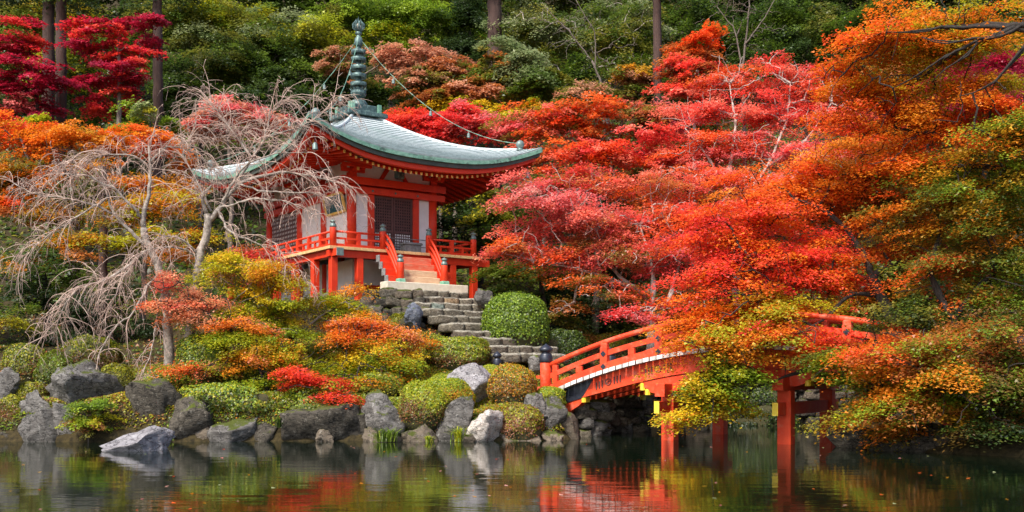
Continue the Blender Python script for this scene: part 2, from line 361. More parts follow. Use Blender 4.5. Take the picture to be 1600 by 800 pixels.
def leaf_tris(pos, nrm, size, rs):
    n = len(pos); nrm = nrm/np.linalg.norm(nrm, axis=1, keepdims=True)
    r = rs.normal(size=(n,3)); t = r-(r*nrm).sum(1, keepdims=True)*nrm; t /= np.linalg.norm(t, axis=1, keepdims=True)+1e-9
    b = np.cross(nrm, t); s = size[:,None]*1.12
    Vv = np.stack([pos-t*s*.40+b*s*.46, pos+t*s*.62, pos-t*s*.40-b*s*.46], 1).reshape(-1,3)
    return Vv, np.arange(3*n).reshape(n,3)
def colours(pal, n, rs, jit=.16):
    if isinstance(pal, str): pal = [pal]
    cs = np.array([c for p in pal for c in PAL[p]]); c = cs[rs.randint(len(cs), size=n)]
    return c*(1+rs.normal(size=(n,1))*jit)

def sprays(blobs, rs, dens, R0, per, flat, tilt, lsize, rdscale=.75, mixsp=.16):
    """leaf sprays in ellipsoidal blobs (px, py, rx, ry, Y, palettes[, density]); returns leaf arrays and the spray centres"""
    LP, LN, LS, LC, SC = [], [], [], [], []
    for bl in blobs:
        px, py, rx, ry, Y, pal = bl[:6]; dd = bl[6] if len(bl) > 6 else 1.
        if isinstance(pal, str): pal = [pal]
        c = P(px, py, Y); ax, az = rx*Y/F, ry*Y/F; ay = max(.5, min(ax, az*1.6)*rdscale)
        n = max(3, int(dens*dd*ax*az*math.pi))
        K = max(3, n//4)
        d = rs.normal(size=(K,3)); d /= np.linalg.norm(d, axis=1, keepdims=True)
        rr = rs.rand(K)**.36; q = (d*rr[:,None])[rs.randint(K, size=n)]
        q = q+rs.normal(size=(n,3))*np.array([.27,.27,.13])*(1 if flat < .5 else 1.15)
        ctr = c+q*np.array([ax, ay, az])
        ctr = ctr[(ctr[:,2] > gz(ctr[:,0], ctr[:,1])+.15) & (ctr[:,2] > .22)]
        for k in range(len(ctr)):
            r = R0*(.6+.8*rs.rand()); m = max(6, int(per*(r/R0)**1.7*(.7+.6*rs.rand())))
            u = rs.rand(m)**.55*r; th = rs.rand(m)*2*math.pi
            out = ctr[k]-c; out[2] = 0; ol = np.linalg.norm(out)
            out = out/ol if ol > .01 else np.array([1.,0,0])
            el = 1.35 if flat < .5 else 1.1
            e1 = out*el; e2 = np.array([-out[1], out[0], 0])/el**.5
            p = np.cos(th)[:,None]*u[:,None]*e1+np.sin(th)[:,None]*u[:,None]*e2
            p[:,2] += rs.normal(size=m)*r*flat*.5 - (u/r)**2*r*tilt*.5 - (p@out)*tilt
            pos = ctr[k]+p
            nr = np.array([out[0]*tilt, out[1]*tilt, 1.])+rs.normal(size=(m,3))*(.33 if flat < .5 else .7)
            pc = colours(pal[rs.randint(len(pal))], 1, rs, .10)
            col = pc*(1-mixsp)+colours(pal, m, rs, .10)*mixsp
            col = col*(1+rs.normal(size=(m,1))*.08)
            LP.append(pos); LN.append(nr); LS.append(lsize*(.65+.7*rs.rand(m))); LC.append(col); SC.append(ctr[k])
    return np.concatenate(LP), np.concatenate(LN), np.concatenate(LS), np.concatenate(LC), np.array(SC)

def skeleton(mb, limbs, targets, rs, rmin=.012, tip_pow=.46, sag=.12, maxr=.4, frac=1.0, n=5):
    """limbs: polylines (pts, r0, r1) drawn as given; every target grows a thin branch from the nearest node"""
    nodes_ = []; par = []
    for pts, r0, r1 in limbs:
        pts = np.array(pts, float); k = len(pts)
        dense = []
        for a_, b_ in zip(pts[:-1], pts[1:]):
            m = max(2, int(np.linalg.norm(b_-a_)/.35)); 
            for t in np.linspace(0,1,m,endpoint=False): dense.append(a_+(b_-a_)*t)
        dense.append(pts[-1]); dense = np.array(dense)
        for _ in range(2): dense[1:-1] = (dense[:-2]+2*dense[1:-1]+dense[2:])/4
        dense[1:-1] += rs.normal(size=dense[1:-1].shape)*.02
        mb.tube(dense, list(np.linspace(r0, r1, len(dense))), 7 if r0 > .06 else 5)
        for q in dense[len(dense)//4:]: nodes_.append(q)
    if len(targets) == 0: return
    if frac < 1: targets = targets[rs.rand(len(targets)) < frac]
    NP = [np.array(nodes_)]; allp = np.array(nodes_); base = np.array(limbs[0][0][0], float)
    root = allp.mean(0)
    order = np.argsort(np.linalg.norm(targets-root, axis=1))
    segs = []; nd = list(allp); cnt = [1]*len(nd); pr = [-1]*len(nd); depth = [0.]*len(nd)
    A = np.zeros((len(nd)+len(targets)*4, 3)); A[:len(nd)] = allp; D = np.zeros(len(A)); used = len(nd)
    parent = -np.ones(len(A), int); weight = np.zeros(len(A))
    chains = []
    for ti in order:
        t = targets[ti]; dd = np.linalg.norm(A[:used]-t, axis=1)+D[:used]*.25
        j = int(np.argmin(dd)); a_ = A[j]; L_ = np.linalg.norm(t-a_)
        if L_ < .15: weight[j] += 1; continue
        prev = j; pts = [j]
        for f_ in (.3,.55,.8,1.):
            p = a_+(t-a_)*f_; p = p+np.array([0,0,sag*L_*math.sin(math.pi*f_)*.8])+rs.normal(size=3)*.04*L_*(f_ < 1)
            A[used] = p; D[used] = D[j]+L_*f_; parent[used] = prev; prev = used; pts.append(used); used += 1
        weight[prev] += 1; chains.append(pts)
    for i_ in range(used-1, -1, -1):
        if parent[i_] >= 0: weight[parent[i_]] += weight[i_]
    for pts in chains:
        rad = [min(maxr, rmin*max(1, weight[q])**tip_pow) for q in pts]; rad[0] = rad[1]
        mb.tube([A[q] for q in pts], rad, n if max(rad) > .03 else 4, caps=False)

def tree(name, label, blobs, limbs, seed, cat='tree', group=None, dens=9, R0=.5, per=90, flat=.34, tilt=.26, lsize=.095, bark='bark', leaf='leaf', frac=.5, rmin=.011, extra=None, rdscale=.75, mixsp=.16, twigs=0, twig_bark=None):
    rs = np.random.RandomState(seed)
    if lsize < .12 and flat < .5: per = int(per*1.45*(.095/lsize)**1.0); lsize *= .84
    lp, ln, ls, lc, scs = sprays(blobs, rs, dens, R0, per, flat, tilt, lsize, rdscale, mixsp)
    base = np.array(limbs[0][0][0], float)
    root = thing(name, label, cat, tuple(base), 0, group)
    mb = MB(); lim = [([np.array(p)-base for p in pts], r0, r1) for pts, r0, r1 in limbs]
    skeleton(mb, lim, scs-base, rs, rmin=rmin, frac=frac)
    mb.build('trunk', M[bark], root, smooth=True)
    if twigs:
        T = []
        for bl in blobs:
            px, py, rx, ry, Y = bl[:5]; q = rs.normal(size=(max(2, twigs//len(blobs)),3))*.45; T.append(P(px, py, Y-.4)+q*np.array([rx*Y/F, rx*Y/F*.7, ry*Y/F]))
        mt = MB(); skeleton(mt, lim, np.concatenate(T)-base, rs, rmin=.011, tip_pow=.32, sag=.05)
        mt.build('bare_twigs', M[twig_bark or bark], root, smooth=True)
    Vv, Fq = leaf_tris(lp-base, ln, ls, rs)
    link_mesh('crown', fast_mesh('crown', Vv, Fq, M[leaf], lc), root)
    return root
def PL(*pts): return [P(*p) for p in pts]
def gp(px, Y, dz=-.15):
    x = (px-800)*Y/F; return np.array([x, Y, G(x, Y)+dz])

# ------------------------------------------------------------------ the pavilion (local x along its front, y along its left side, z from the ground)
PA = R(35); P0 = np.array([-7.55, 44.0, 5.55])
pav = thing('temple_pavilion', 'vermilion temple pavilion with grey-green copper roof and bronze spire on the stone mound', 'pavilion', tuple(P0), PA)
ZF = 1.95                                   # balcony floor
BX0, BX1, BY0, BY1 = 1.75, 5.85, 1.6, 10.8     # body
WX, DY = 7.4, 12.4                          # balcony width and depth
def part(name, mats, fn, parent=pav, smooth=False):
    mb = MB(); fn(mb); return mb.build(name, mats, parent, smooth=smooth)
def one(name, m, x0, y0, z0, x1, y1, z1, parent=pav, ch=.012): return part(name, m, lambda b: b.box(x0,y0,z0,x1,y1,z1,ch=ch), parent)

# stone footing and under-floor walls
one('stone_footing', M['slab'], BX0-.25, BY0-.25, -.6, BX1+.25, BY1+.25, .28, ch=.03)
part('underfloor_wall', M['plaster'], lambda b: b.box(BX0+.05, BY0+.05, .3, BX1-.05, BY1-.05, ZF-.3))
for x in (BX0+.3, 3.8, BX1-.3): one('underfloor_post', M['red'], x-.13, BY0-.06, .28, x+.13, BY0+.2, ZF-.3)
for y in (4.4, 7.0, BY1-.2): one('underfloor_post', M['red'], BX0-.06, y-.13, .28, BX0+.2, y+.13, ZF-.3)
one('underfloor_beam', M['red'], BX0+.44, BY0-.03, .3, 3.66, BY0+.1, .55); one('underfloor_beam', M['red'], 3.94, BY0-.03, .3, BX1-.44, BY0+.1, .55)
# balcony posts, beams, floor planks
pm = MB().box(-.15,-.15,-.7,.15,.15,ZF-.43,ch=.02).mesh('balcony_post', M['red'])
for x, y in [(.2,.2),(1.4,.2),(6.05,.2),(7.2,.2),(.2,2.0),(.2,4.1),(.2,6.2),(.2,8.3),(.2,10.4),(.2,12.2),(7.2,2.2),(7.2,4.4),(7.2,6.6),(5.2,1.3),(6.6,1.3)]:
    link_mesh('balcony_post', pm, pav, (x,y,0))
one('balcony_beam', M['red'], -.05, .06, ZF-.425, 7.95, .34, ZF-.12)
one('balcony_beam', M['red'], .06, -.45, ZF-.42, .335, .055, ZF-.125); one('balcony_beam', M['red'], .06, .345, ZF-.42, .335, 12.6, ZF-.125)
one('balcony_beam', M['red'], 7.06, .345, ZF-.42, 7.34, 12.6, ZF-.125)
one('beam_end_cap', M['patina'], .035, -.50, ZF-.44, .36, -.452, ZF-.11); one('beam_end_cap', M['red'], 7.952, .04, ZF-.44, 7.99, .36, ZF-.11)
n = 26
for k in range(n):
    x0 = -.1+k*(WX+.2)/n; one('floor_plank', M['floor_wood'], x0+.006, -.1+.012*(k%3==1), ZF-.118, x0+(WX+.2)/n-.006, BY0-.2, ZF, ch=.006)
n = 36
for k in range(n):
    y0 = BY0-.19+k*(DY-BY0+.3)/n
    one('floor_plank', M['floor_wood'], -.1-.012*(k%3==1), y0+.006, ZF-.118, BX0-.1, y0+(DY-BY0+.3)/n-.006, ZF, ch=.006)
    if k % 2 == 0: one('floor_plank', M['floor_wood'], BX1+.1, y0+.006, ZF-.118, WX+.1, y0+2*(DY-BY0+.3)/n-.006, ZF, ch=.006)
# giboshi posts
CAP = [(.135,0),(.135,.10),(.115,.12),(.12,.15),(.085,.17),(.075,.20),(.125,.225),(.135,.255),(.115,.29),(.07,.315),(.03,.335),(.012,.36)]
capm = MB().lathe(CAP, n=14).mesh('post_cap', M['patina'], True)
def newel(x, y, z0, z1, r, parent, scale=1., capmat=None, foot=False, m='red'):
    o = part('railing_post', M[m], lambda b: b.lathe([(r,z0),(r*1.0,z1-.02),(r*.94,z1)], (0,0,0), 16), parent, True); o.location = (x,y,0)
    cm = capm if capmat is None else capmat
    c = link_mesh('post_cap', cm, o, (0,0,z1)); c.scale = (scale*r/.145, scale*r/.145, scale)
    if foot: part('post_foot', M['green_foot'], lambda b: b.box(-r*1.12,-r*1.12,z0-.02,r*1.12,r*1.12,z0+.26,ch=.03), o)
    return o
for x, y in [(.2,.2),(2.55,.2),(4.85,.2),(7.2,.2),(.2,12.2),(7.2,6.6)]: newel(x, y, ZF, ZF+.80, .145, pav)
def railing(x0, y0, x1, y1, parent=pav):
    a = np.array([x0,y0]); b = np.array([x1,y1]); L_ = np.linalg.norm(b-a); d = (b-a)/L_; nn = np.array([-d[1], d[0]])
    def bar(t0, t1, z0, z1, hw, name):
        q = [a+d*t0-nn*hw, a+d*t1-nn*hw, a+d*t1+nn*hw, a+d*t0+nn*hw]
        part(name, M['red'], lambda b_: b_.add([(*p,z0) for p in q]+[(*p,z1) for p in q], [(0,3,2,1),(4,5,6,7),(0,1,5,4),(1,2,6,5),(2,3,7,6),(3,0,4,7)]), parent)
    e = .13
    part('top_rail', M['red'], lambda b_: b_.tube([(*(a+d*e), ZF+.65), (*(b-d*e), ZF+.65)], .05, 10), parent, True)
    bar(e, L_-e, ZF+.33, ZF+.41, .045, 'middle_rail'); bar(e, L_-e, ZF+.004, ZF+.14, .075, 'bottom_rail')
    m = max(1, round(L_/1.15))
    for k in range(1, m*2):
        t = L_*k/(m*2)
        if k % 2 == 0: bar(t-.085, t+.085, ZF+.142, ZF+.62, .07, 'railing_strut')
        else: bar(t-.045, t+.045, ZF+.142, ZF+.328, .04, 'railing_strut')
railing(.2,.2,2.55,.2); railing(4.85,.2,7.2,.2); railing(.2,.2,.2,12.2); railing(7.2,.2,7.2,6.6)
# wooden stair up to the balcony
ns = 5; rise = (ZF-.42)/ns
for k in range(ns):
    zt = ZF-rise*(k+1)+.02; y1 = -.12-.25*k
    m = [M['red_step'], M['red_step'], M['wood'], M['wood'], M['wood']][k]
    one('stair_step', m, 2.78, y1-.27, zt-rise+.02, 4.62, y1, zt, ch=.015)
    one('stair_side_block', M['red' if k < 4 else 'wood'], 2.1-.06*k*0, y1-.27, zt-rise+.02, 2.772, y1, zt, ch=.012)
    one('stair_side_block', M['red' if k < 4 else 'wood'], 4.628, y1-.27, zt-rise+.02, 5.28, y1, zt, ch=.012)
    one('block_end_cap', M['grey_wood'], 2.045, y1-.275, zt-rise+.015, 2.095, y1+.005, zt+.005)
for x in (2.62, 4.78):
    newel(x, -1.22, .36, 1.30, .155, pav, foot=True)
    for (dz0, dz1, rad) in ((.68,.86,.055),(.36,.56,.065),(.08,.26,.065)):
        pts = []
        for t in np.linspace(0,1,9):
            y = .1-1.2*t; z = ZF+dz0-(ZF+dz0-(.36+dz1))*(t**1.15) + .10*math.sin(math.pi*t)
            pts.append((x, y, z))
        part('stair_rail', M['red'], lambda b: b.tube(pts, rad, 8), smooth=True)
# body columns, tie beams, plaster
ZW = ZF+3.0                                  # top of the columns
colm = lambda r: MB().lathe([(r,ZF),(r,ZW)], n=18).mesh('column', M['red'], True)
c2 = colm(.21); c1 = colm(.15)
FRONT = [(BX0,BY0,c2),(BX1,BY0,c2),(BX0,4.3,c2),(BX0,7.0,c2),(BX0,BY1,c2),(BX1,BY1,c2),(BX1,4.3,c2),(BX1,7.0,c2)]
for x, y, m in FRONT: link_mesh('column', m, pav, (x,y,0))
JX0, JX1 = 2.66, 4.94
for x in (JX0, JX1): one('door_jamb', M['red'], x-.15, BY0-.12, ZF+.004, x+.15, BY0+.12, ZW-.40)
for x0, x1 in ((BX0+.15, JX0-.152), (JX1+.152, BX1-.15)): part('wall_panel', M['plaster'], lambda b: b.box(x0, BY0-.03, ZF+.05, x1, BY0+.06, ZW-.38))
for y0, y1 in ((BY0+.15, 4.15), (4.45, 6.85)): part('wall_panel', M['plaster'], lambda b: b.box(BX0-.03, y0, ZF+.05, BX0+.06, y1, ZW-.38))
part('wall_panel', M['plaster'], lambda b: b.box(BX1-.06, BY0+.2, ZF+.05, BX1+.03, BY1-.2, ZW-.38))
part('wall_panel', M['plaster'], lambda b: b.box(BX0+.2, BY1-.06, ZF+.05, BX1-.2, BY1+.03, ZW-.38))
def ring_beam(name, z0, z1, o, th):
    one(name, M['red'], BX0-o-.30, BY0-o, z0, BX1+o+.30, BY0-o+th, z1); one(name, M['red'], BX0-o, BY0-o+th+.003, z0+.003, BX0-o+th, BY1+o, z1-.003)
    one(name, M['red'], BX1+o-th, BY0-o+th+.003, z0+.003, BX1+o, BY1+o, z1-.003); one(name, M['red'], BX0-o+th+.003, BY1+o-th, z0, BX1+o-th-.003, BY1+o, z1)
ring_beam('tie_beam', ZW-.40, ZW-.12, .25, .28); ring_beam('head_beam', ZW-.02, ZW+.30, .28, .34)
one('ceiling_panel', M['red'], BX0, BY0, ZW-.12, BX1, BY1, ZW-.03)
nailm = MB().lathe([(.055,0),(.05,.02),(.02,.035)], n=10).mesh('beam_boss', M['patina'], True)
for x in (JX0, 3.8, JX1):
    o = link_mesh('beam_boss', nailm, pav, (x, BY0-.252, ZW-.26)); o.rotation_euler = (R(90),0,0)
# lattice doors
def lattice(b, x0, x1, z0, z1, st, hw, y, axis='x', dp=.018):
    def bx(a0,a1,c0,c1,d):
        if axis == 'x': b.box(a0, y-d, c0, a1, y+d, c1)
        else: b.box(y-d, a0, c0, y+d, a1, c1)
    nxx = round((x1-x0)/st); nz = round((z1-z0)/st)
    for k in range(nxx+1): t = x0+(x1-x0)*k/nxx; bx(t-hw, t+hw, z0, z1, dp)
    for k in range(nz+1): t = z0+(z1-z0)*k/nz; bx(x0, x1, t-hw, t+hw, dp*.8)
dx0, dx1, dm = JX0+.152, JX1-.152, 3.8
for a0, a1 in ((dx0, dm-.012), (dm+.012, dx1)):
    lf = thing('door_leaf', None, None); lf.parent = pav
    part('leaf_stile', M['lattice'], lambda b: b.box(a0, BY0-.05, ZF+.06, a0+.075, BY0+.03, ZW-.402), lf)
    part('leaf_stile', M['lattice'], lambda b: b.box(a1-.075, BY0-.05, ZF+.06, a1, BY0+.03, ZW-.402), lf)
    for z in (ZF+.06, ZF+1.0, ZW-.482): part('leaf_rail', M['lattice'], lambda b: b.box(a0+.077, BY0-.048, z, a1-.077, BY0+.028, z+.08), lf)
    o = part('lattice', M['lattice'], lambda b: (lattice(b, a0+.08, a1-.08, ZF+.15, ZF+.99, .125, .019, BY0+.018, dp=.006), lattice(b, a0+.08, a1-.08, ZF+1.09, ZW-.49, .125, .026, BY0-.01, dp=.012)), lf); o['kind'] = 'stuff'
    part('paper_backing', M['plaster'], lambda b: b.box(a0+.078, BY0+.032, ZF+.142, a1-.078, BY0+.045, ZF+.998), lf)
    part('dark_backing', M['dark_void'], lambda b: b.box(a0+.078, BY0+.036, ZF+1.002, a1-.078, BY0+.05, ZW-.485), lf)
o = part('side_lattice', M['lattice'], lambda b: lattice(b, 7.22, BY1-.22, ZF+.1, ZW-.42, .20, .052, BX0-.008, 'y', .006)); o['kind'] = 'stuff'
part('paper_backing', M['plaster'], lambda b: b.box(BX0+.0, 7.2, ZF+.08, BX0+.02, BY1-.2, ZW-.41))
one('sill_beam', M['red'], BX0+.22, BY0-.11, ZF+.002, JX0-.155, BY0+.11, ZF+.05)
# plaque on the left side
pl = thing('name_plaque', None, None, (BX0-.18, 2.95, ZW-.72), 0); pl.parent = pav; pl.rotation_euler = (0, R(-12), 0)
part('plaque_board', M['teal'], lambda b: b.box(-.03,-.86,-.36,.03,.86,.36), pl)
for y0,y1,z0,z1 in ((-.95,.95,.362,.45),(-.95,.95,-.45,-.362),(-.95,-.862,-.36,.36),(.862,.95,-.36,.36)): part('plaque_frame', M['gold'], lambda b: b.box(-.07,y0,z0,.05,y1,z1,ch=.015), pl)
# frieze, bracket arms
ZFz = ZW+.30
part('frieze_panel', M['plaster'], lambda b: b.box(BX0-.02, BY0-.04, ZFz, BX1+.02, BY0+.05, ZFz+.95)); part('frieze_panel', M['plaster'], lambda b: b.box(BX0-.04, BY0+.05, ZFz, BX0+.05, BY1, ZFz+.95))
part('frieze_panel', M['plaster'], lambda b: b.box(BX1-.05, BY0+.052, ZFz, BX1+.04, BY1, ZFz+.95))
def bracket(x, y, nx_, ny_):
    br = thing('bracket', None, None, (x,y,ZFz)); br.parent = pav
    tx, ty = -ny_, nx_
    def bx(u0,u1,d0,d1,z0,z1,nm):
        q = [(tx*u+nx_*d, ty*u+ny_*d) for u, d in ((u0,d0),(u1,d0),(u1,d1),(u0,d1))]
        part(nm, M['red'], lambda b: b.add([(*p,z0) for p in q]+[(*p,z1) for p in q], [(0,3,2,1),(4,5,6,7),(0,1,5,4),(1,2,6,5),(2,3,7,6),(3,0,4,7)]), br)
    bx(-.17,.17,-.17,.17,.004,.2,'bearing_block'); bx(-.55,.55,.05,.2,.2,.36,'bracket_arm'); bx(-.08,.08,.202,.62,.19,.35,'bracket_arm')
    for u in (-.45,0,.45): bx(u-.11,u+.11,.03,.24,.362,.5,'bearing_block')
    bx(-.7,.7,.46,.60,.36,.50,'bracket_arm')
    q = [(tx*u+nx_*d, ty*u+ny_*d) for u, d in ((-.06,.622),(.06,.622),(.06,.63),(-.06,.63))]
    part('bracket_end_cap', M['gold'], lambda b: b.add([(*p,.20) for p in q]+[(*p,.34) for p in q], [(0,3,2,1),(4,5,6,7),(0,1,5,4),(1,2,6,5),(2,3,7,6),(3,0,4,7)]), br)
for x in (BX0, BX1): bracket(x, BY0, 0, -1)
for y in (4.3, 7.0, BY1): bracket(BX0, y, -1, 0)
for y in (4.3, 7.0): bracket(BX1, y, 1, 0)
part('frog_leg_strut', M['red'], lambda b: (b.add([(3.8+s*p[0], BY0-.10, ZFz+p[1]) for s in (1,) for p in ((-.75,.003),(-.55,.003),(-.12,.62),(.12,.62),(.55,.003),(.75,.003),(.26,.80),(-.26,.80))]+
     [(3.8+p[0], BY0-.045, ZFz+p[1]) for p in ((-.75,.003),(-.55,.003),(-.12,.62),(.12,.62),(.55,.003),(.75,.003),(.26,.80),(-.26,.80))],
     [(0,1,2,7),(7,2,3,6),(3,4,5,6),(8+1,8,15,10),(10,15,14,11),(12,11,14,13),(0,7,15,8),(7,6,14,15),(6,5,13,14),(1,9,10,2),(2,10,11,3),(3,11,12,4),(0,8,9,1),(4,12,13,5)])))
# hanging lantern in the middle of the frieze
lan = thing('hanging_lantern', 'dark green bronze lantern hanging under the middle of the front eave', 'lantern')
lx, ly = 3.72, BY0-.75
lw = P0+np.array([lx*math.cos(PA)-ly*math.sin(PA), lx*math.sin(PA)+ly*math.cos(PA), ZFz-.02]); lan.location = tuple(lw); lan.rotation_euler = (0,0,PA)
part('lantern_body', M['spire'], lambda b: b.lathe([(.12,0),(.24,.05),(.26,.12),(.25,.42),(.27,.46),(.1,.5)], n=6), lan)
part('lantern_roof', M['spire'], lambda b: b.lathe([(.36,.50),(.34,.54),(.14,.66),(.05,.72),(.03,.80)], n=6), lan)
part('hanging_rod', M['spire'], lambda b: b.tube([(0,0,.78),(0,0,1.25)], .015, 6), lan)
# ---- roof
RX0, RX1, RY0, RY1 = -1.5, 9.5, -1.44, 12.24; cx0, cy0 = (RX0+RX1)/2, (RY0+RY1)/2; HXr, HYr = (RX1-RX0)/2, (RY1-RY0)/2
ZE = 11.45-P0[2]
def rbase(v): return ZE+3.1*(.55*v+.45*v*v)
def rsurf(f, s, v):
    """face f (0 front, 1 left, 2 back, 3 right), s -1..1 along the eave, v 0 eave .. 1 apex"""
    hx = HXr*(1-v)+.45*v; hy = HYr*(1-v)+.45*v; fl = .22*abs(s)**4*(1-v)**3
    z = rbase(v)+1.02*abs(s)**2.7*max(0,1-v)**2.5
    if f == 0: return (cx0+s*(hx+fl), cy0-hy-fl, z)
    if f == 1: return (cx0-hx-fl, cy0-s*(hy+fl), z)
    if f == 2: return (cx0-s*(hx+fl), cy0+hy+fl, z)
    return (cx0+hx+fl, cy0+s*(hy+fl), z)
roof = thing('roof', None, None); roof.parent = pav
NC, NS = 26, 40
for f in range(4):
    for k in range(NC):
        v0, v1 = k/NC, (k+1.25)/NC; v1 = min(v1, 1.)
        sect = []
        for j in range(NS+1):
            s = -1+2*j/NS
            a = Vector(rsurf(f,s,v0)); b_ = Vector(rsurf(f,s,v1)); up = Vector((0,0,.062))
            sect.append([a+up*.0+Vector((0,0,-.01)), a+up, b_+Vector((0,0,.006)), b_+Vector((0,0,-.03))])
        
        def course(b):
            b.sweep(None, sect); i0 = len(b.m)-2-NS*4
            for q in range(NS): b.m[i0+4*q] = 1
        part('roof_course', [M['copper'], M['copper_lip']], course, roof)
def eave_band(name, m, ins0, ins1, z0, z1, parent=roof):
    for f in range(4):
        sect = []
        for j in range(NS+1):
            s = -1+2*j/NS; z = rsurf(f,s,0)[2]
            def q(ins):
                p = Vector(rsurf(f,s,0)); c = Vector((cx0,cy0,0)); k = 1-ins/(HXr if f in (0,2) else HYr)
                kx = 1-ins/HXr; ky = 1-ins/HYr
                return (c.x+(p.x-c.x)*kx, c.y+(p.y-c.y)*ky)
            a = q(ins0); b_ = q(ins1)
            sect.append([(*a, z+z0), (*a, z+z1), (*b_, z+z1), (*b_, z+z0)])
        part(name, m, lambda b: b.sweep(None, sect), parent)
eave_band('eave_edging', M['copper_edge'], -.02, .30, -.17, -.012)
eave_band('eave_board', M['dark_edge'], .06, .40, -.36, -.172)
eave_band('eave_fascia', M['red'], .20, .48, -.56, -.362)
for f in range(4):                           # soffit, from the fascia in to the frieze
    vs = []; fs = []
    for j in range(NS+1):
        s = -1+2*j/NS; p = rsurf(f,s,0); kx = 1-.30/HXr; ky = 1-.30/HYr
        vs.append((cx0+(p[0]-cx0)*kx, cy0+(p[1]-cy0)*ky, p[2]-.50))
        ix = {0:(BX0+(BX1-BX0)*(s+1)/2, BY0-.1), 1:(BX0-.1, BY1-(BY1-BY0)*(s+1)/2), 2:(BX1-(BX1-BX0)*(s+1)/2, BY1+.1), 3:(BX1+.1, BY0+(BY1-BY0)*(s+1)/2)}[f]
        vs.append((*ix, ZFz+1.0))
    fs = [(2*j, 2*j+1, 2*j+3, 2*j+2) for j in range(NS)]
    part('soffit', M['red'], lambda b: b.add(vs, fs), roof)
def rafters(f, cnt):
    for k in range(cnt):
        s = -.93+1.86*k/(cnt-1); p = Vector(rsurf(f,s,0)); ins = .62
        kx = 1-ins/HXr; ky = 1-ins/HYr
        a = Vector((cx0+(p.x-cx0)*kx, cy0+(p.y-cy0)*ky, p.z-.66))
        d = {0:Vector((0,1,0)),1:Vector((1,0,0)),2:Vector((0,-1,0)),3:Vector((-1,0,0))}[f]
        inn = 2.35; b_ = a+d*inn; b_.z = ZFz+.98-.10-(.08 if abs(s) < .9 else 0) if abs(s) < .45 else a.z+ (ZFz+.9-a.z)*.72
        t = Vector((-d.y, d.x, 0)); hw, hh = .05, .06
        def ringp(c): return [c-t*hw-Vector((0,0,hh)), c+t*hw-Vector((0,0,hh)), c+t*hw+Vector((0,0,hh)), c-t*hw+Vector((0,0,hh))]
        o = part('rafter', M['red'], lambda b: b.sweep(None, [ringp(a), ringp(b_)]), roof)
        e = a-d*.012
        part('rafter_cap', M['gold'], lambda b: b.sweep(None, [ringp(e), ringp(a-d*.001)]), roof)
rafters(0, 36); rafters(1, 42); rafters(3, 24)
for sx, sy, f, s in ((-1,-1,0,-1),(1,-1,0,1),(-1,1,1,-1),(1,1,2,-1)):     # hip ridges, ball finials, hip rafters
    pts = [Vector(rsurf(f,s,v))+Vector((0,0,.06)) for v in np.linspace(.13,1,14)]
    part('hip_ridge', M['copper'], lambda b: b.tube(pts, .075, 8), roof, True)
    q = Vector(rsurf(f,s,.115)); o = part('ridge_ball', M['patina'], lambda b: b.lathe([(.17,0),(.17,.06),(.1,.09),(.12,.14),(.19,.22),(.20,.30),(.16,.40),(.07,.47),(.01,.49)], n=14), roof, True); o.location = q
    c = Vector((cx0,cy0,0)); tip = Vector(rsurf(f,s,0)); kx = 1-.45/HXr; ky = 1-.45/HYr
    a = Vector((cx0+(tip.x-cx0)*kx, cy0+(tip.y-cy0)*ky, tip.z-.62)); bb = Vector((BX0 if sx < 0 else BX1, BY0 if sy < 0 else BY1, ZFz+.75))
    part('hip_rafter', M['red'], lambda b: b.tube([a, bb], .13, 4), roof)
    bell = thing('wind_bell', ['small bronze wind bell under the front left eave corner','small bronze wind bell under the right eave corner','small bronze wind bell under the far left eave corner','small bronze wind bell under the hidden back eave corner'][(sx > 0)+2*(sy > 0)], 'bell', group='wind bells at the eave corners')
    al = a+Vector((0,0,-.42)); bell.location = (P0[0]+al.x*math.cos(PA)-al.y*math.sin(PA), P0[1]+al.x*math.sin(PA)+al.y*math.cos(PA), P0[2]+al.z); bell.rotation_euler = (0,0,PA)
    part('bell_body', M['patina'], lambda b: b.lathe([(.13,-.3),(.115,-.27),(.10,-.08),(.06,-.02),(.02,0)], n=12), bell, True)
    part('bell_hanger', M['black'], lambda b: b.tube([(0,0,-.01),(0,0,.36)], .012, 6), bell)
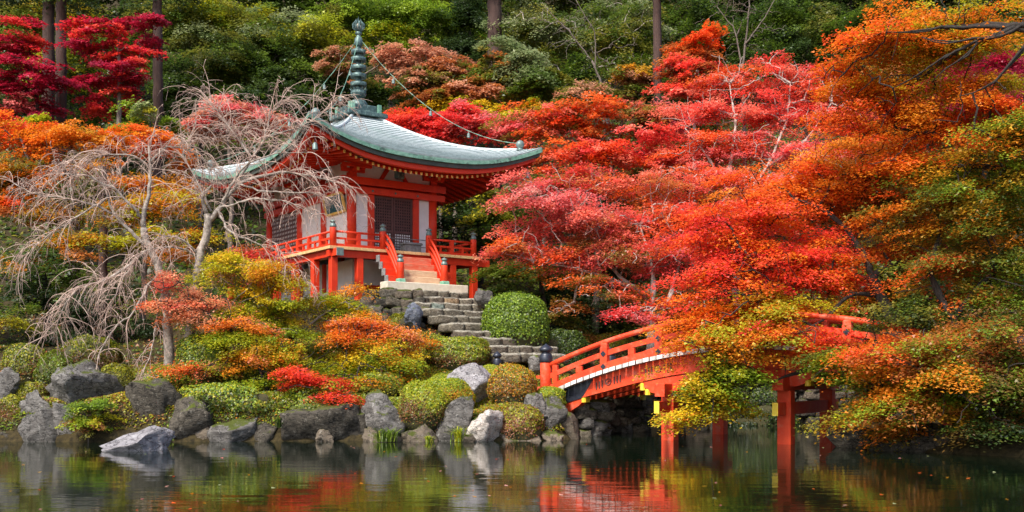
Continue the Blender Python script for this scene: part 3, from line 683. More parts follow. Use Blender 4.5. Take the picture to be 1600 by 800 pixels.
# ---- spire
sp = thing('spire', None, None, (cx0, cy0, 14.45-P0[2])); sp.parent = pav
one('spire_plinth', M['spire'], -1.05,-1.05,-.05,1.05,1.05,.13, sp, .03); one('dew_basin', M['spire'], -.76,-.76,.132,.76,.76,.50, sp, .02)
for s in (-1,1):
    one('basin_post', M['copper_edge'], s*.70-.1, -.86, .14, s*.70+.1, -.765, .56, sp); one('basin_post', M['copper_edge'], -.86, s*.70-.1, .14, -.765, s*.70+.1, .56, sp)
part('inverted_bowl', M['spire'], lambda b: b.lathe([(.46,.5),(.46,.56),(.42,.72),(.34,.82),(.24,.86)], n=20), sp, True)
part('spire_pole', M['spire'], lambda b: b.lathe([(.24,.84),(.20,1.2),(.15,1.6),(.13,2.6),(.12,3.3),(.10,3.9),(.09,4.3)], n=14), sp, True)
for k in range(12):
    a = 2*math.pi*k/12; ca, sa = math.cos(a), math.sin(a)
    prof = [(.24,.98),(.33,1.06),(.37,1.18),(.35,1.3),(.43,1.42)]
    def petal(b):
        vs = []
        for i_, (r, z) in enumerate(prof):
            hw = [.05,.10,.11,.08,.012][i_]
            for o_ in (0,.02): vs += [((r-o_)*ca-hw*sa*-1*-1, (r-o_)*sa+hw*ca, z), ((r-o_)*ca+hw*sa, (r-o_)*sa-hw*ca, z)]
        fs = []
        for i_ in range(4):
            q = 4*i_; fs += [(q,q+1,q+5,q+4),(q+3,q+2,q+6,q+7),(q+1,q+3,q+7,q+5),(q+2,q,q+4,q+6)]
        b.add(vs, fs)
    part('lotus_petal', M['spire'], petal, sp)
for k, (z, r) in enumerate(((1.62,.385),(2.03,.375),(2.43,.365),(2.82,.355),(3.18,.345))):
    part('spire_ring', M['spire'], lambda b: b.lathe([(r-.24,z-.03),(r-.02,z-.10),(r,z-.095),(r,z+.085),(r-.02,z+.09),(r-.24,z+.05)], n=24), sp, True)
part('spire_collar', M['spire'], lambda b: b.lathe([(.12,3.42),(.19,3.5),(.20,3.62),(.18,3.82),(.13,3.9)], n=16), sp, True)
part('spire_collar', M['spire'], lambda b: b.lathe([(.11,4.0),(.16,4.04),(.16,4.12),(.11,4.16)], n=16), sp, True)
part('jewel', M['slab'], lambda b: b.lathe([(.02,4.2),(.11,4.25),(.15,4.34),(.12,4.45),(.05,4.53),(.01,4.58)], n=14), sp, True)
for k in range(10):
    a = 2*math.pi*k/10; ca, sa = math.cos(a), math.sin(a)
    part('flame', M['spire'], lambda b: b.tube([(.10*ca,.10*sa,4.18),(.25*ca,.25*sa,4.34),(.27*ca,.27*sa,4.5),(.17*ca,.17*sa,4.62),(.13*ca,.13*sa,4.76-.06*(k%2))], [.03,.05,.045,.03,.006], 5), sp)
part('flame', M['spire'], lambda b: b.tube([(0,0,4.5),(0,0,4.9)], [.04,.006], 5), sp)
# chains from the spire down to three hip ends, with little bells
zt = 14.45-P0[2]+3.72
for f, s in ((0,-1),(0,1),(1,1-2)):
    if f == 1: q = Vector(rsurf(1,-1,.13))
    else: q = Vector(rsurf(f,s,.13))
    q.z += .35; top = Vector((cx0,cy0,zt))+ (q-Vector((cx0,cy0,q.z))).normalized()*.15; pts = []
    for t in np.linspace(0,1,34): 
        p = top.lerp(q,t); p.z -= 1.75*(1-abs(2*t-1)**2)*.62; pts.append(p)
    ch = part('spire_chain', M['copper_edge'], lambda b: b.tube([p+Vector(((i_%2)*.012,0,0)) for i_, p in enumerate(pts)], [.009+.011*(i_%2) for i_ in range(len(pts))], 5))
    for t in (7, 15, 23):
        p = pts[t]; o = part('chain_bell', M['patina'], lambda b: (b.lathe([(.085,-.3),(.075,-.27),(.065,-.14),(.03,-.09),(.01,-.07)], n=10), b.tube([(0,0,-.08),(0,0,0)], .01, 5)), ch); o.location = p
# things on the balcony
def pw(x, y, z): return (P0[0]+x*math.cos(PA)-y*math.sin(PA), P0[1]+x*math.sin(PA)+y*math.cos(PA), P0[2]+z)
ob = thing('offering_box', 'grey wooden offering box in front of the lattice doors', 'box', pw(4.35,.95,ZF+.003), PA)
one('box_body', M['grey_wood'], -.42,-.22,.06,.42,.22,.42, ob, .02); one('box_lid', M['grey_wood'], -.48,-.27,.423,.48,.27,.52, ob, .03)
for x in (-.3,.3): one('box_foot', M['grey_wood'], x-.08,-.24,0,x+.08,.24,.058, ob)
for i_, (x, lab) in enumerate(((5.10,'grey barrier post on the balcony right of the lattice doors'),)):
    bp_ = thing('barrier_post', lab, 'post', pw(x,.75,ZF+.003), PA)
    one('post_shaft', M['grey_wood'], -.07,-.07,.04,.07,.07,.86, bp_, .015); one('post_base', M['grey_wood'], -.12,-.12,0,.12,.12,.04, bp_)
    for z in (.33,.66): part('barrier_rail', M['grey_wood'], lambda b: b.tube([(-.07,0,z),(-1.7,.25,z+.02)], .018, 6), bp_)

# ------------------------------------------------------------------ rocks and stones
def ico(sub):
    import bmesh
    bm = bmesh.new(); bmesh.ops.create_icosphere(bm, subdivisions=sub, radius=1)
    v = np.array([q.co[:] for q in bm.verts]); f = np.array([[q.index for q in t.verts] for t in bm.faces]); bm.free(); return v, f
ICO = {k: ico(k) for k in (2,3,4,5)}
def vnoise(p, rs, octs=4, s0=1.2, g=.5):
    o = np.zeros(len(p)); amp = 1.
    for k in range(octs):
        for _ in range(4):
            d = rs.normal(size=3)*s0; o += amp*np.sin(p@d+rs.rand()*6.28)*.35
        s0 *= 2.0; amp *= g
    return o
def rock_mesh(name, seed, half, m, sub=4, cuts=9, rough=.14, boxy=0.):
    rs = np.random.RandomState(seed); v, f = ICO[sub]; v = v.copy()
    if boxy: v = np.sign(v)*np.abs(v)**(1-boxy*.62); v /= np.abs(v).max()
    for _ in range(cuts):
        d = rs.normal(size=3); d[2] *= .7; d /= np.linalg.norm(d); h = .42+.36*rs.rand(); e = v@d-h
        v -= np.where(e > 0, e, 0)[:,None]*d*.97
    n1 = vnoise(v, rs, 2, 1.3, .5); n2 = np.abs(vnoise(v+n1[:,None]*.2, rs, 4, 2.6, .6)); st = rs.normal(size=3); st /= np.linalg.norm(st)
    n3 = np.abs(np.sin((v@st)*9+n1*2.5))                                    # bedding ridges
    v *= (1+rough*(n1*.9+.55-n2*.8)-rough*.28*n3)[:,None]
    v -= (v.max(0)+v.min(0))/2; v /= np.abs(v).max(0); v *= np.array(half)
    return fast_mesh(name, v, f, m, smooth=True)
def grid_box(n):
    vs = {}; V = []; Fs = []
    def vid(p):
        if p not in vs: vs[p] = len(V); V.append([2*q/n-1 for q in p])
        return vs[p]
    for ax in range(3):
        o = [k for k in range(3) if k != ax]
        for side in (0, n):
            for a in range(n):
                for b in range(n):
                    q = []
                    for da, db in ((0,0),(1,0),(1,1),(0,1)):
                        p = [0,0,0]; p[ax] = side; p[o[0]] = a+da; p[o[1]] = b+db; q.append(vid(tuple(p)))
                    Fs.append(q if (side == n) ^ (ax == 1) else q[::-1])
    return np.array(V, float), np.array(Fs)
GB = grid_box(5)
def block_mesh(name, seed, half, m, rough=.03, rnd=.10, edge_mat=None):
    rs = np.random.RandomState(seed); v = GB[0].copy(); half = np.array(half, float)
    k = np.abs(v) > .99; edge = k.sum(1, keepdims=True)
    v = v*half; mn = half.min(); v -= np.sign(v)*np.where(edge >= 2, k*mn*rnd*(.5+rs.rand(len(v),1)*1.2), 0)
    for a in range(3): v[:,a] += vnoise(v/mn*.5, rs, 3, 1.6, .6)*rough
    me = fast_mesh(name, v, GB[1], m)
    if edge_mat:
        me.materials.append(edge_mat); me.polygons.foreach_set('material_index', (GB[0][GB[1]].mean(1)[:,2] > .75).astype(np.int32))
    return me
def rock(x0, y0, x1, y1, Y, m, label, depth=None, seed=None, boxy=0., under=.25, rz=None, cuts=13, group=None, cat='rock', rough=.20):
    c = P((x0+x1)/2, (y0+y1)/2, Y); hx = (x1-x0)/2*Y/F; hz = (y1-y0)/2*Y/F
    hz2 = hz+under/2; d = depth or hx*.8
    o = link_mesh('rock', rock_mesh('rock', seed if seed is not None else int(x0*7+y0), (hx*1.12, d*1.15, hz2*1.12), M[m], 4, cuts, rough, boxy))
    o.location = (c[0], c[1]+d*.35, c[2]-under/2)
    return tag(o, label, cat, group)
rock(-12,577,31,622,34.6,'rock','grey lichen boulder cut by the left edge of the picture, above the clipped shrub')
rock(74,566,172,655,34.3,'rock','largest dark grey boulder of the left bank under drooping twigs', depth=1.3)
rock(34,612,86,668,33.7,'rock','small dark rock leaning against the lower left of the largest boulder')
rock(36,640,110,696,33.2,'rock','sloping grey rock at the waterline below the largest boulder')
rock(80,632,158,696,33.4,'rock','grey rock at the waterline behind the bright green leafy plant')
rock(10,682,48,697,33.1,'rock_brown','low flat stone at the waterline near the left edge', under=.15)
rock(160,669,254,711,29.0,'rock_pale','flat pale grey rock standing out in the pond in front of the left bank', depth=.9, under=.3, cuts=14)
rock(202,597,294,690,33.7,'rock_dark','flat-topped dark rock beneath the drooping bare twigs', boxy=.6, depth=.8)
rock(258,622,336,696,33.3,'rock_dark','mossy dark rock between the flat-topped rock and the ferny bank', depth=.8)
rock(326,648,396,694,33.2,'rock','grey wedge-shaped rock at the waterline left of the dark bank wall', depth=.7)
rock(372,632,456,694,33.5,'rock_dark','dark low rock in shade under the orange maples, left of the red spray', boxy=.4)
rock(448,634,560,694,33.5,'rock_dark','broad dark rock wall at the waterline below the red maple spray', boxy=.5, depth=.9)
rock(494,672,520,696,32.9,'rock_brown','small tan stone at the waterline in front of the broad dark rock', under=.12)
rock(560,612,632,676,33.3,'rock','dark rounded boulder with a pale top left of the clipped azalea', depth=.9)
rock(566,664,626,694,33.0,'rock_brown','low brown rock behind the grass tuft at the waterline', boxy=.4)
rock(628,664,684,694,33.1,'rock_brown','squared brown rock at the waterline under the clipped azalea', boxy=.6)
rock(676,622,738,692,33.4,'rock','tall grey-green slab rock right of the clipped azalea', cuts=12)
rock(728,642,784,692,33.0,'rock_pink','white and pink rounded rock at the waterline near the middle', depth=.6)
rock(692,571,770,628,35.8,'rock_pale','large pale lilac-grey boulder on the mossy slope below the stone steps', depth=.9, cuts=12)
rock(814,616,854,654,34.0,'rock','upper dark grey rock next to the bridge end and the brown shrub')
rock(842,622,884,682,34.2,'rock','upright pale grey rock against the left end of the bridge', boxy=.3)
rock(848,674,880,694,33.5,'rock_brown','low tan stone at the waterline below the bridge end', under=.15)
rock(722,680,742,696,32.8,'rock_brown','tiny brown stone at the foot of the white and pink rock', under=.1)
rock(858,644,906,696,34.5,'rock_brown','brown rock in shade under the left bridge beam')
rock(634,474,660,512,41.2,'rock_blue','bluish boulder beside the upper stone steps', depth=.7)
rock(742,452,772,476,43.2,'rock','grey boulder at the top right of the stone steps')
rock(556,462,584,492,42.2,'rock_brown','tan boulder at the left end of the retaining wall')
rock(296,538,334,566,36.8,'rock_pale','pale stone half hidden on the slope right of the cherry trunks')
rock(826,556,846,572,38.0,'rock','small grey stone at the right end of the lowest step')
for k, (x0,y0,x1,y1,Y,lab) in enumerate(((1300,662,1372,706,30.2,'dark rock at the waterline where the right bank begins'),(1365,660,1440,712,29.0,'dark mossy rock under the overhanging green maple'),
        (1430,664,1500,714,28.4,'dark rock in deep shade on the right bank, second from the picture edge'),(1490,650,1615,716,28.0,'large dark rock at the right edge of the pond'))):
    rock(x0,y0,x1,y1,Y,'rock_dark',lab)
for (x0,y0,x1,y1,Y,m,lab) in ((-10,672,20,697,33.2,'rock_dark','dark stone at the waterline in the left corner below the rusty clipped shrub'),(246,656,286,694,33.4,'rock_dark','dark stone at the waterline right of the flat pale pond rock'),
        (180,640,236,694,33.6,'rock_dark','dark shaded stone behind the flat pale pond rock'),(100,655,140,696,33.2,'rock_brown','brown stone at the waterline behind the leafy plant'),(296,660,340,696,33.2,'rock_brown','brown mossy stone under the pale fern'),
        (536,640,574,694,33.6,'rock_dark','dark stone filling the gap between the broad wall and the dark boulder'),(776,668,850,694,33.6,'rock_brown','brown stone base below the reddish azalea')):
    rock(x0,y0,x1,y1,Y,m,lab)
# retaining wall of rough stones left of the steps
def pile(name, label, cells, m_list, seed, depth=.45):
    t = thing(name, label, 'wall', tuple(cells[0][:3])); rs = np.random.RandomState(seed); b0 = np.array(cells[0][:3])
    for (x, y, z, hx, hz) in cells:
        me_ = block_mesh('stone', rs.randint(1e6), (hx*.98, depth*(.9+.25*rs.rand()), hz*(.95+.2*rs.rand())), M[m_list[rs.randint(len(m_list))]], .035, .22)
        o = link_mesh('stone', me_, t, tuple(np.array((x,y,z))-b0)); o.rotation_euler = (0, rs.normal()*.12, rs.normal()*.1+R(20))
    return t
rs = np.random.RandomState(3); cells = []
for row in range(6):
    py = 462+row*13; px = 566+row*3+rs.rand()*6
    while px < 650:
        wpx = 13+rs.rand()*14; Y = 42.9-row*.28
        c = P(px+wpx/2, py+rs.normal()*1.5, Y); cells.append((c[0], c[1], c[2], wpx/2*Y/F*1.12, 8.2*Y/F)); px += wpx
pile('retaining_wall', 'rough mossy retaining wall of brown stones left of the steps', cells, ['step','rock_brown','rock_dark','step'], 5)
# stone steps
S0 = np.array([-3.8, 45.0, 5.65])
steps = thing('stone_steps', 'mossy stone steps climbing from the bridge to the pavilion', 'steps', tuple(S0), PA)
rs = np.random.RandomState(11)
for k in range(10):
    zt = -.308*k; y = -.2-.78*k; x = -1.85+.06*k; xe = 1.65+rs.normal()*.08
    while x < xe-.15:
        wd = min(.5+rs.rand()*.65, xe-x)
        if xe-x-wd < .25: wd = xe-x
        mm = M[['step','step','step','rock_brown','step','step_tan' if k < 3 else 'step','step_green' if k < 3 else 'step'][rs.randint(7)]]
        hz_ = .17+.01*rs.rand()
        o = link_mesh('step_stone', block_mesh('step_stone', rs.randint(1e6), (wd/2-.008, .50, hz_), mm, .022, .12, M['step_edge']), steps, (x+wd/2, y-.25+rs.normal()*.025, zt-hz_+rs.normal()*.010))
        o.rotation_euler = (rs.normal()*.02, rs.normal()*.015, rs.normal()*.02); x += wd
o = MB().box(1.6,-1.95,.06,5.55,-1.33,.42,ch=.02).build('threshold_slab', M['slab'], steps); 
o.location = tuple(Matrix.Rotation(-PA,3,'Z') @ Vector(P0-S0))
# abutment and far bank walls
cells = []; rs = np.random.RandomState(21)
for row in range(4):
    z = .12+row*.30; t = rs.rand()*.3
    while t < 5.6:
        wd = .35+rs.rand()*.5; u = .55+.22*math.sin(t*2); x = 1.33+.84*u*0.9+.545*(t+.35); y = 36-.545*u+.84*(t+.35)
        cells.append((x+.35+rs.normal()*.05, y+.05, z+rs.normal()*.04, wd*.56, .21)); t += wd
pile('abutment_wall', 'rough stone abutment wall in shade under the left end of the bridge', cells, ['rock_brown','rock_dark','step','rock'], 8)
cells = []
for row in range(6):
    z = .12+row*.36; x = 4.6
    while x < 15:
        wd = .4+rs.rand()*.6; cells.append((x, 44.6+.22*(x-4.6)+rs.normal()*.1, z, wd*.56, .22)); x += wd
pile('far_bank_wall', 'dark stone wall of the far pond bank seen under the bridge', cells, ['rock_dark','rock_dark','rock_brown'], 9)

# ------------------------------------------------------------------ the bridge (local x along it, y across it)
BA = -R(33); B0 = np.array([1.33, 36.0, 0.])
br = thing('arched_bridge', 'vermilion arched wooden bridge over the pond', 'bridge', tuple(B0), BA)
W = 4.7; LB = 14.4
def zd(u): return 2.98-.0285*(u-7.2)**2
def bpart(name, m, fn, parent=br, smooth=False): return part(name, m, fn, parent, smooth)
def arc(u0, u1, y0, y1, zlo, zhi, nseg=30):
    return [[(u,y0,zd(u)+zlo),(u,y1,zd(u)+zlo),(u,y1,zd(u)+zhi),(u,y0,zd(u)+zhi)] for u in np.linspace(u0,u1,nseg)]
def bd(u): return .70-.16*max(0,1-min(u,LB-u)/2.2)
npk = 62
rs = np.random.RandomState(4)
for k in range(npk):
    u0 = -.25+k*(LB+.5)/npk; u1 = u0+(LB+.5)/npk-.034; e = rs.normal()*.012
    def pk(b):
        q = [(u0,zd(u0)),(u1,zd(u1))]; vs = []
        for yy in (-.30+e, W+.30+e):
            vs += [(q[0][0],yy,q[0][1]-.125),(q[1][0],yy,q[1][1]-.125),(q[1][0],yy,q[1][1]),(q[0][0],yy,q[0][1])]
        b.add(vs, [(0,1,2,3),(5,4,7,6)], 1); b.add(vs, [(3,2,6,7),(1,0,4,5),(0,3,7,4),(2,1,5,6)], 0)
    bpart('deck_plank', [M['plank'], M['white_end']], pk)
for y0 in (.0, 1.5, 2.9, W-.34):
    bpart('arched_beam', M['red_bridge'], lambda b: b.sweep(None, [[(u,y0,zd(u)-bd(u)),(u,y0+.34,zd(u)-bd(u)),(u,y0+.34,zd(u)-.13),(u,y0,zd(u)-.13)] for u in np.linspace(.2,LB-.2,30)]))
    if y0 in (0., W-.34):
        ya, yb = (y0-.012, y0+.1) if y0 == 0 else (y0+.24, y0+.352)
        for ua, ub in ((.15, 1.62), (LB-1.62, LB-.15)):
            # lacquered sheath with an ogee edge
            def sheath(b):
                us = np.linspace(ua, ub, 14); se = []
                for u in us:
                    t = (u-ua)/(ub-ua) if ua < 1 else (ub-u)/(ub-ua)
                    lo = -bd(u)-.015; hi = -.128
                    if t > .72: lo += (t-.72)/.28*.5
                    se.append([(u,ya,zd(u)+lo),(u,yb,zd(u)+lo),(u,yb,zd(u)+hi),(u,ya,zd(u)+hi)])
                b.sweep(None, se)
            bpart('beam_sheath', M['black'], sheath)
def motif(uc):
    g = thing('scroll_motif', None, None); g.parent = br
    for d in (-.44,-.33,-.22,.22,.33,.44):
        u = uc+d; z = zd(u)-.41
        bpart('motif_bar', M['lattice'], lambda b: b.tube([(u,-.010,z-.115),(u,-.010,z+.115)], .024, 8), g)
    z = zd(uc)-.41
    def ring(b):
        b.tube([(uc+.10*math.cos(a), -.010, z+.10*math.sin(a)) for a in np.linspace(0, 2*math.pi, 17)], .018, 6, caps=False)
        b.tube([(uc+.06,-.012,z+.03),(uc,-.012,z+.035),(uc,-.012,z-.035),(uc-.06,-.012,z-.03)], .016, 6)
    bpart('motif_roundel', M['lattice'], ring, g)
for u in (2.2, 4.0, 6.2, 8.2, 10.4, 12.2): motif(u)
# piers
for u in (4.3, 8.1, 11.9):
    pr_ = thing('pier', None, None); pr_.parent = br
    for y in (.02, W-.44): bpart('pier_post', M['red_bridge'], lambda b: b.box(u-.21,y,-1.2,u+.21,y+.42,zd(u)-1.34,ch=.02), pr_)
    o = bpart('cross_beam', M['red_bridge'], lambda b: b.box(u-.17,-.55,zd(u)-1.335,u+.17,W+.55,zd(u)-.93,ch=.015), pr_)
    for y0,y1 in ((-.75,.0),(W,W+.75)):
        bpart('tie_beam', M['red_bridge'], lambda b: b.box(u-.085,y0 if y0<0 else y0-.015,.88,u+.085,y1 if y0>0 else y1+.015,1.26,ch=.01), pr_)
        ye = y0-.014 if y0 < 0 else y1+.002
        bpart('tie_beam_end', M['yellow'], lambda b: b.box(u-.087,ye,.878,u+.087,ye+.012,1.262), pr_)
    bpart('tie_beam', M['red_bridge'], lambda b: b.box(u-.085,.445,.88,u+.085,W-.445,1.26), pr_)
    for y in (.02, W-.40):
        def corbel(b):
            prof = [(-.78,-.22),(-.60,-.40),(-.35,-.50),(.35,-.50),(.60,-.40),(.78,-.22),(.95,-.12),(.95,-.004),(-.95,-.004),(-.95,-.12)]
            zz = zd(u)-.70
            def q(p): return zz+p[1]+(zd(u+p[0])-zd(u))
            vs = [(u+p[0], y+.02, q(p)) for p in prof]+[(u+p[0], y+.34, q(p)) for p in prof]; n_ = len(prof)
            b.add(vs, [tuple(range(n_)), tuple(range(2*n_-1,n_-1,-1))]+[(i,i+n_,(i+1)%n_+n_,(i+1)%n_) for i in range(n_)])
        bpart('corbel', M['red_bridge'], corbel, pr_)
        for s in (-1,1):
            for (a0,a1,z0,z1) in ((.80,.98,-.30,-.04),(.62,.80,-.45,-.24)):
                xa, xb = sorted((u+s*a0, u+s*a1)); zz = zd(u+s*.8)-.70
                bpart('corbel_end', M['yellow'], lambda b: b.box(xa, y-.004, zz+z0, xb, y+.365, zz+z1, ch=.05), pr_)
# end struts with yellow tips
for ub, s in ((.05,1),(LB-.05,-1)):
    for y in (.02, W-.38):
        def strut(b):
            prof = [(0,-1.02),(.30,-1.0),(1.00,-.86),(1.22,-.74),(1.24,-.60),(.0,-.60)]
            vs = [(ub+s*p[0], y, zd(ub+s*p[0])+p[1]+.0) for p in prof]+[(ub+s*p[0], y+.36, zd(ub+s*p[0])+p[1]) for p in prof]; n_ = len(prof)
            b.add(vs, [tuple(range(n_)), tuple(range(2*n_-1,n_-1,-1))]+[(i,i+n_,(i+1)%n_+n_,(i+1)%n_) for i in range(n_)])
        bpart('end_strut', M['red_bridge'], strut)
        zt_ = zd(ub+s*1.2); bpart('strut_tip', M['yellow'], lambda b: b.box(min(ub+s*1.10,ub+s*1.27),y-.006,zt_-.80,max(ub+s*1.10,ub+s*1.27),y+.366,zt_-.595,ch=.04))
# railings
bigcap = MB().lathe([(.155,0),(.165,.03),(.165,.20),(.15,.23),(.155,.27),(.12,.30),(.105,.34),(.15,.37),(.175,.42),(.165,.48),(.11,.55),(.045,.60),(.012,.64)], n=18).mesh('post_cap', M['black'], True)
diam = MB().add([(-.10,0,0),(0,0,-.10),(.10,0,0),(0,0,.10),(-.10,-.02,0),(0,-.02,-.10),(.10,-.02,0),(0,-.02,.10)], [(4,5,6,7),(0,4,7,3),(1,5,4,0),(2,6,5,1),(3,7,6,2),(0,3,2,1)]).box(-.03,-.032,-.03,.03,-.02,.03).mesh('diamond_plate', M['black'])
US = [2.07+k*1.98 for k in range(6)]
for side, y in enumerate((.0, W)):
    for u in (-.2, LB+.2):
        o = newel(u, y, zd(u)-.5, zd(u)+1.10, .20, br, 1., bigcap, m='red_bridge')
    bpart('top_rail', M['red_bridge'], lambda b: b.tube([(u,y,zd(u)+.94) for u in np.linspace(-.05,LB+.05,36)], .085, 10), smooth=True)
    bpart('middle_rail', M['red_bridge'], lambda b: b.sweep(None, arc(0, LB, y-.06, y+.06, .47, .64, 36)))
    bpart('bottom_rail', M['red_bridge'], lambda b: b.sweep(None, arc(0, LB, y-.085, y+.085, .003, .25, 36)))
    for u in US:
        bpart('bridge_post', M['red_bridge'], lambda b: b.box(u-.13,y-.115,zd(u)+.01,u+.13,y+.115,zd(u)+.76,ch=.01))
        bpart('rail_seat', M['red_bridge'], lambda b: b.box(u-.12,y-.105,zd(u)+.762,u+.12,y+.105,zd(u)+.91,ch=.03))
        for dz in (.13,.555):
            o = link_mesh('diamond_plate', diam, br, (u, y-.117 if side == 0 else y-.117, zd(u)+dz)); 
    for u in [(a+b)/2 for a, b in zip([0.15]+US, US+[LB-.15])]:
        bpart('short_strut', M['red_bridge'], lambda b: b.box(u-.11,y-.055,zd(u)+.252,u+.11,y+.055,zd(u)+.47))
    for u in (.18, LB-.18): bpart('short_strut', M['red_bridge'], lambda b: b.box(u-.09,y-.058,zd(u)+.252,u+.09,y+.058,zd(u)+.86))
# wing railing running back-left from the near left newel
wa = np.array([-.2, 0.]); wb_w = P(777, 590, 37.6)[:2]-B0[:2]
wb = np.array([wb_w[0]*math.cos(-BA)-wb_w[1]*math.sin(-BA), wb_w[0]*math.sin(-BA)+wb_w[1]*math.cos(-BA)])
wing = thing('approach_railing', 'low vermilion approach railing with a small black-capped post left of the bridge', 'railing', tuple(B0), BA)
o = newel(wb[0], wb[1], 1.2, 2.42, .165, wing, .82, bigcap, m='red_bridge'); 
d = (wb-wa)/np.linalg.norm(wb-wa); nn = np.array([-d[1], d[0]])
for z, h, hw in ((2.02,.05,.05),(1.62,.07,.05),(1.24,.11,.06)):
    a_ = wa+d*.2; b_ = wb-d*.16; q = [a_-nn*hw, b_-nn*hw, b_+nn*hw, a_+nn*hw]
    part('wing_rail', M['red_bridge'], lambda b: b.add([(*p,z-h) for p in q]+[(*p,z+h) for p in q], [(0,3,2,1),(4,5,6,7),(0,1,5,4),(1,2,6,5),(2,3,7,6),(3,0,4,7)]), wing)
for t in (.3,.62):
    p = wa+(wb-wa)*t; part('wing_strut', M['red_bridge'], lambda b: b.box(p[0]-.06,p[1]-.06,1.1,p[0]+.06,p[1]+.06,1.97), wing)

# ------------------------------------------------------------------ clipped shrubs, moss mounds, ground plants
def shrub(name, label, x0, y0, x1, y1, Y, top, low, seed, lsize=.05, n=None, cat='shrub', squash=.8, group=None, lump=.10, power=2.4):
    """a clipped dome: a dense skin of small leaves over a twiggy inside; TOP and LOW are the leaf kinds of its crown and its skirt"""
    rs = np.random.RandomState(seed); c = P((x0+x1)/2, y1, Y); hx = (x1-x0)/2*Y/F; h = (y1-y0)*Y/F; hy = hx*squash
    gzb = G(c[0], Y+hy*.3); zb = min(c[2], gzb+.05); h = c[2]+h-zb
    root = thing(name, label, cat, (c[0], Y+hy*.3, zb), 0, group)
    n = n or int(min(15000, 2600*(hx*h*4)/(lsize/.05)**2*1.25))
    d = rs.normal(size=(n*2,3)); d[:,2] = np.abs(d[:,2])*1.05-.25; d /= np.linalg.norm(d, axis=1, keepdims=True)
    d = d[:n]; q = (np.abs(d)**power).sum(1)**(-1/power); p = d*q[:,None]
    lum = 1+lump*vnoise(d*1.0, rs, 3, 2.2, .6)
    shell = 1-np.abs(rs.normal(size=n))*.055+(rs.rand(n) < .03)*.06
    pos = p*(lum*shell)[:,None]*np.array([hx, hy, h*.62]); pos[:,2] += h*.38
    keep = pos[:,2] > -.15; pos, d2 = pos[keep], d[keep]; m = len(pos)
    hgt = pos[:,2]/h+.25*vnoise(d2, rs, 3, 2.5, .6)+rs.normal(size=m)*.14
    ct, cl = colours(top, m, rs, .18), colours(low, m, rs, .2)
    col = np.where((hgt > .52)[:,None], ct, cl)
    nr = d2*np.array([1/hx,1/hy,1/h])*hx+rs.normal(size=(m,3))*.55+np.array([0,0,.3])
    Vv, Fq = leaf_tris(pos, nr, lsize*(.7+.6*rs.rand(m)), rs)
    link_mesh('crown', fast_mesh('crown', Vv, Fq, M['leaf'], col), root)
    v, f = ICO[3]; v = v.copy(); q = (np.abs(v)**power).sum(1)**(-1/power); v = v*q[:,None]*(.86+lump*.8*vnoise(v, rs, 2, 2, .5))[:,None]*np.array([hx,hy,h*.62]); v[:,2] += h*.38
    link_mesh('twigs', fast_mesh('twigs', v, f, M['twig_core'], smooth=True), root)
    return root
M['twig_core'] = mat('shrub_twigs', (.035,.035,.012), (.07,.06,.02), 12, .9, .5, 40)
SH = 'clipped_shrub'
shrub(SH, 'large round bright green clipped shrub beside the stone steps', 755,456,858,541,40.6, ['lime','lime','green'], ['lime','green'], 1, .065, lump=.05, squash=.95)
shrub(SH, 'clipped azalea with green top and brown sides overhanging the waterline stones', 620,596,700,668,33.6, ['ygreen','lime','ygreen'], ['azalea','darkrust','olive','olive'], 2, .045, lump=.05)
shrub(SH, 'dome-shaped clipped azalea turning orange in front of the small bridge post', 762,569,840,632,35.0, ['ygreen','amber','olive'], ['azalea','olive','amber'], 3, .045, lump=.05)
shrub(SH, 'low reddish brown azalea at the waterline between the white rock and the bridge', 776,629,850,688,33.6, ['ygreen','olive','azalea'], ['azalea','azalea','brownpink'], 4, .045, lump=.08)
shrub(SH, 'mossy spreading shrub at the foot of the stone steps', 664,526,766,580,38.0, ['ygreen','olive','lime'], ['olive','azalea'], 5, .05, lump=.13)
shrub('moss_mound', 'bright yellow-green mound right behind the green and brown azalea', 640,592,742,640,34.9, ['ygreen','lime'], ['ygreen','amber'], 6, .04, lump=.06, cat='plant')
shrub('moss_mound', 'small mossy mound behind the large pale boulder', 745,570,790,598,36.8, ['ygreen','lime'], ['ygreen'], 7, .04, lump=.05, cat='plant')
shrub('moss_mound', 'mossy tuft on top of the stones at the bridge end', 834,604,884,632,35.2, ['ygreen','lime'], ['olive'], 8, .04, lump=.07, cat='plant')
shrub('moss_mound', 'yellow-green mound left of the pale boulder', 668,584,716,610,36.5, ['ygreen','lime'], ['ygreen','olive'], 9, .04, cat='plant')
shrub(SH, 'round dull green shrub at the far left, left of the largest clipped dome', 4,539,74,598,36.8, ['olive','ygreen','green'], ['olive','azalea'], 10, .05)
shrub(SH, 'broad dull green dome shrub in front of the dark evergreens', 92,526,182,586,37.0, ['olive','ygreen','green'], ['olive','darkrust'], 11, .05)
shrub(SH, 'small green shrub between the two left dome shrubs', 56,552,112,606,36.0, ['lime','olive'], ['green','olive'], 12, .05, lump=.15)
shrub(SH, 'small mossy shrub just left of the largest boulder', 24,596,72,634,34.9, ['olive','ygreen'], ['olive','azalea'], 13, .045)
shrub(SH, 'clipped shrub with rusty skirt at the left edge of the pond', -14,618,42,690,33.7, ['ygreen','olive'], ['azalea','olive','darkrust'], 14, .045)
shrub('moss_mound', 'mossy mound behind the largest boulder of the left bank', 150,570,204,606,35.8, ['ygreen','olive'], ['olive'], 15, .045, cat='plant')
shrub(SH, 'low dull green shrub behind the bridge railing', 902,523,996,566,46.5, ['ygreen','olive'], ['olive','green'], 16, .065)
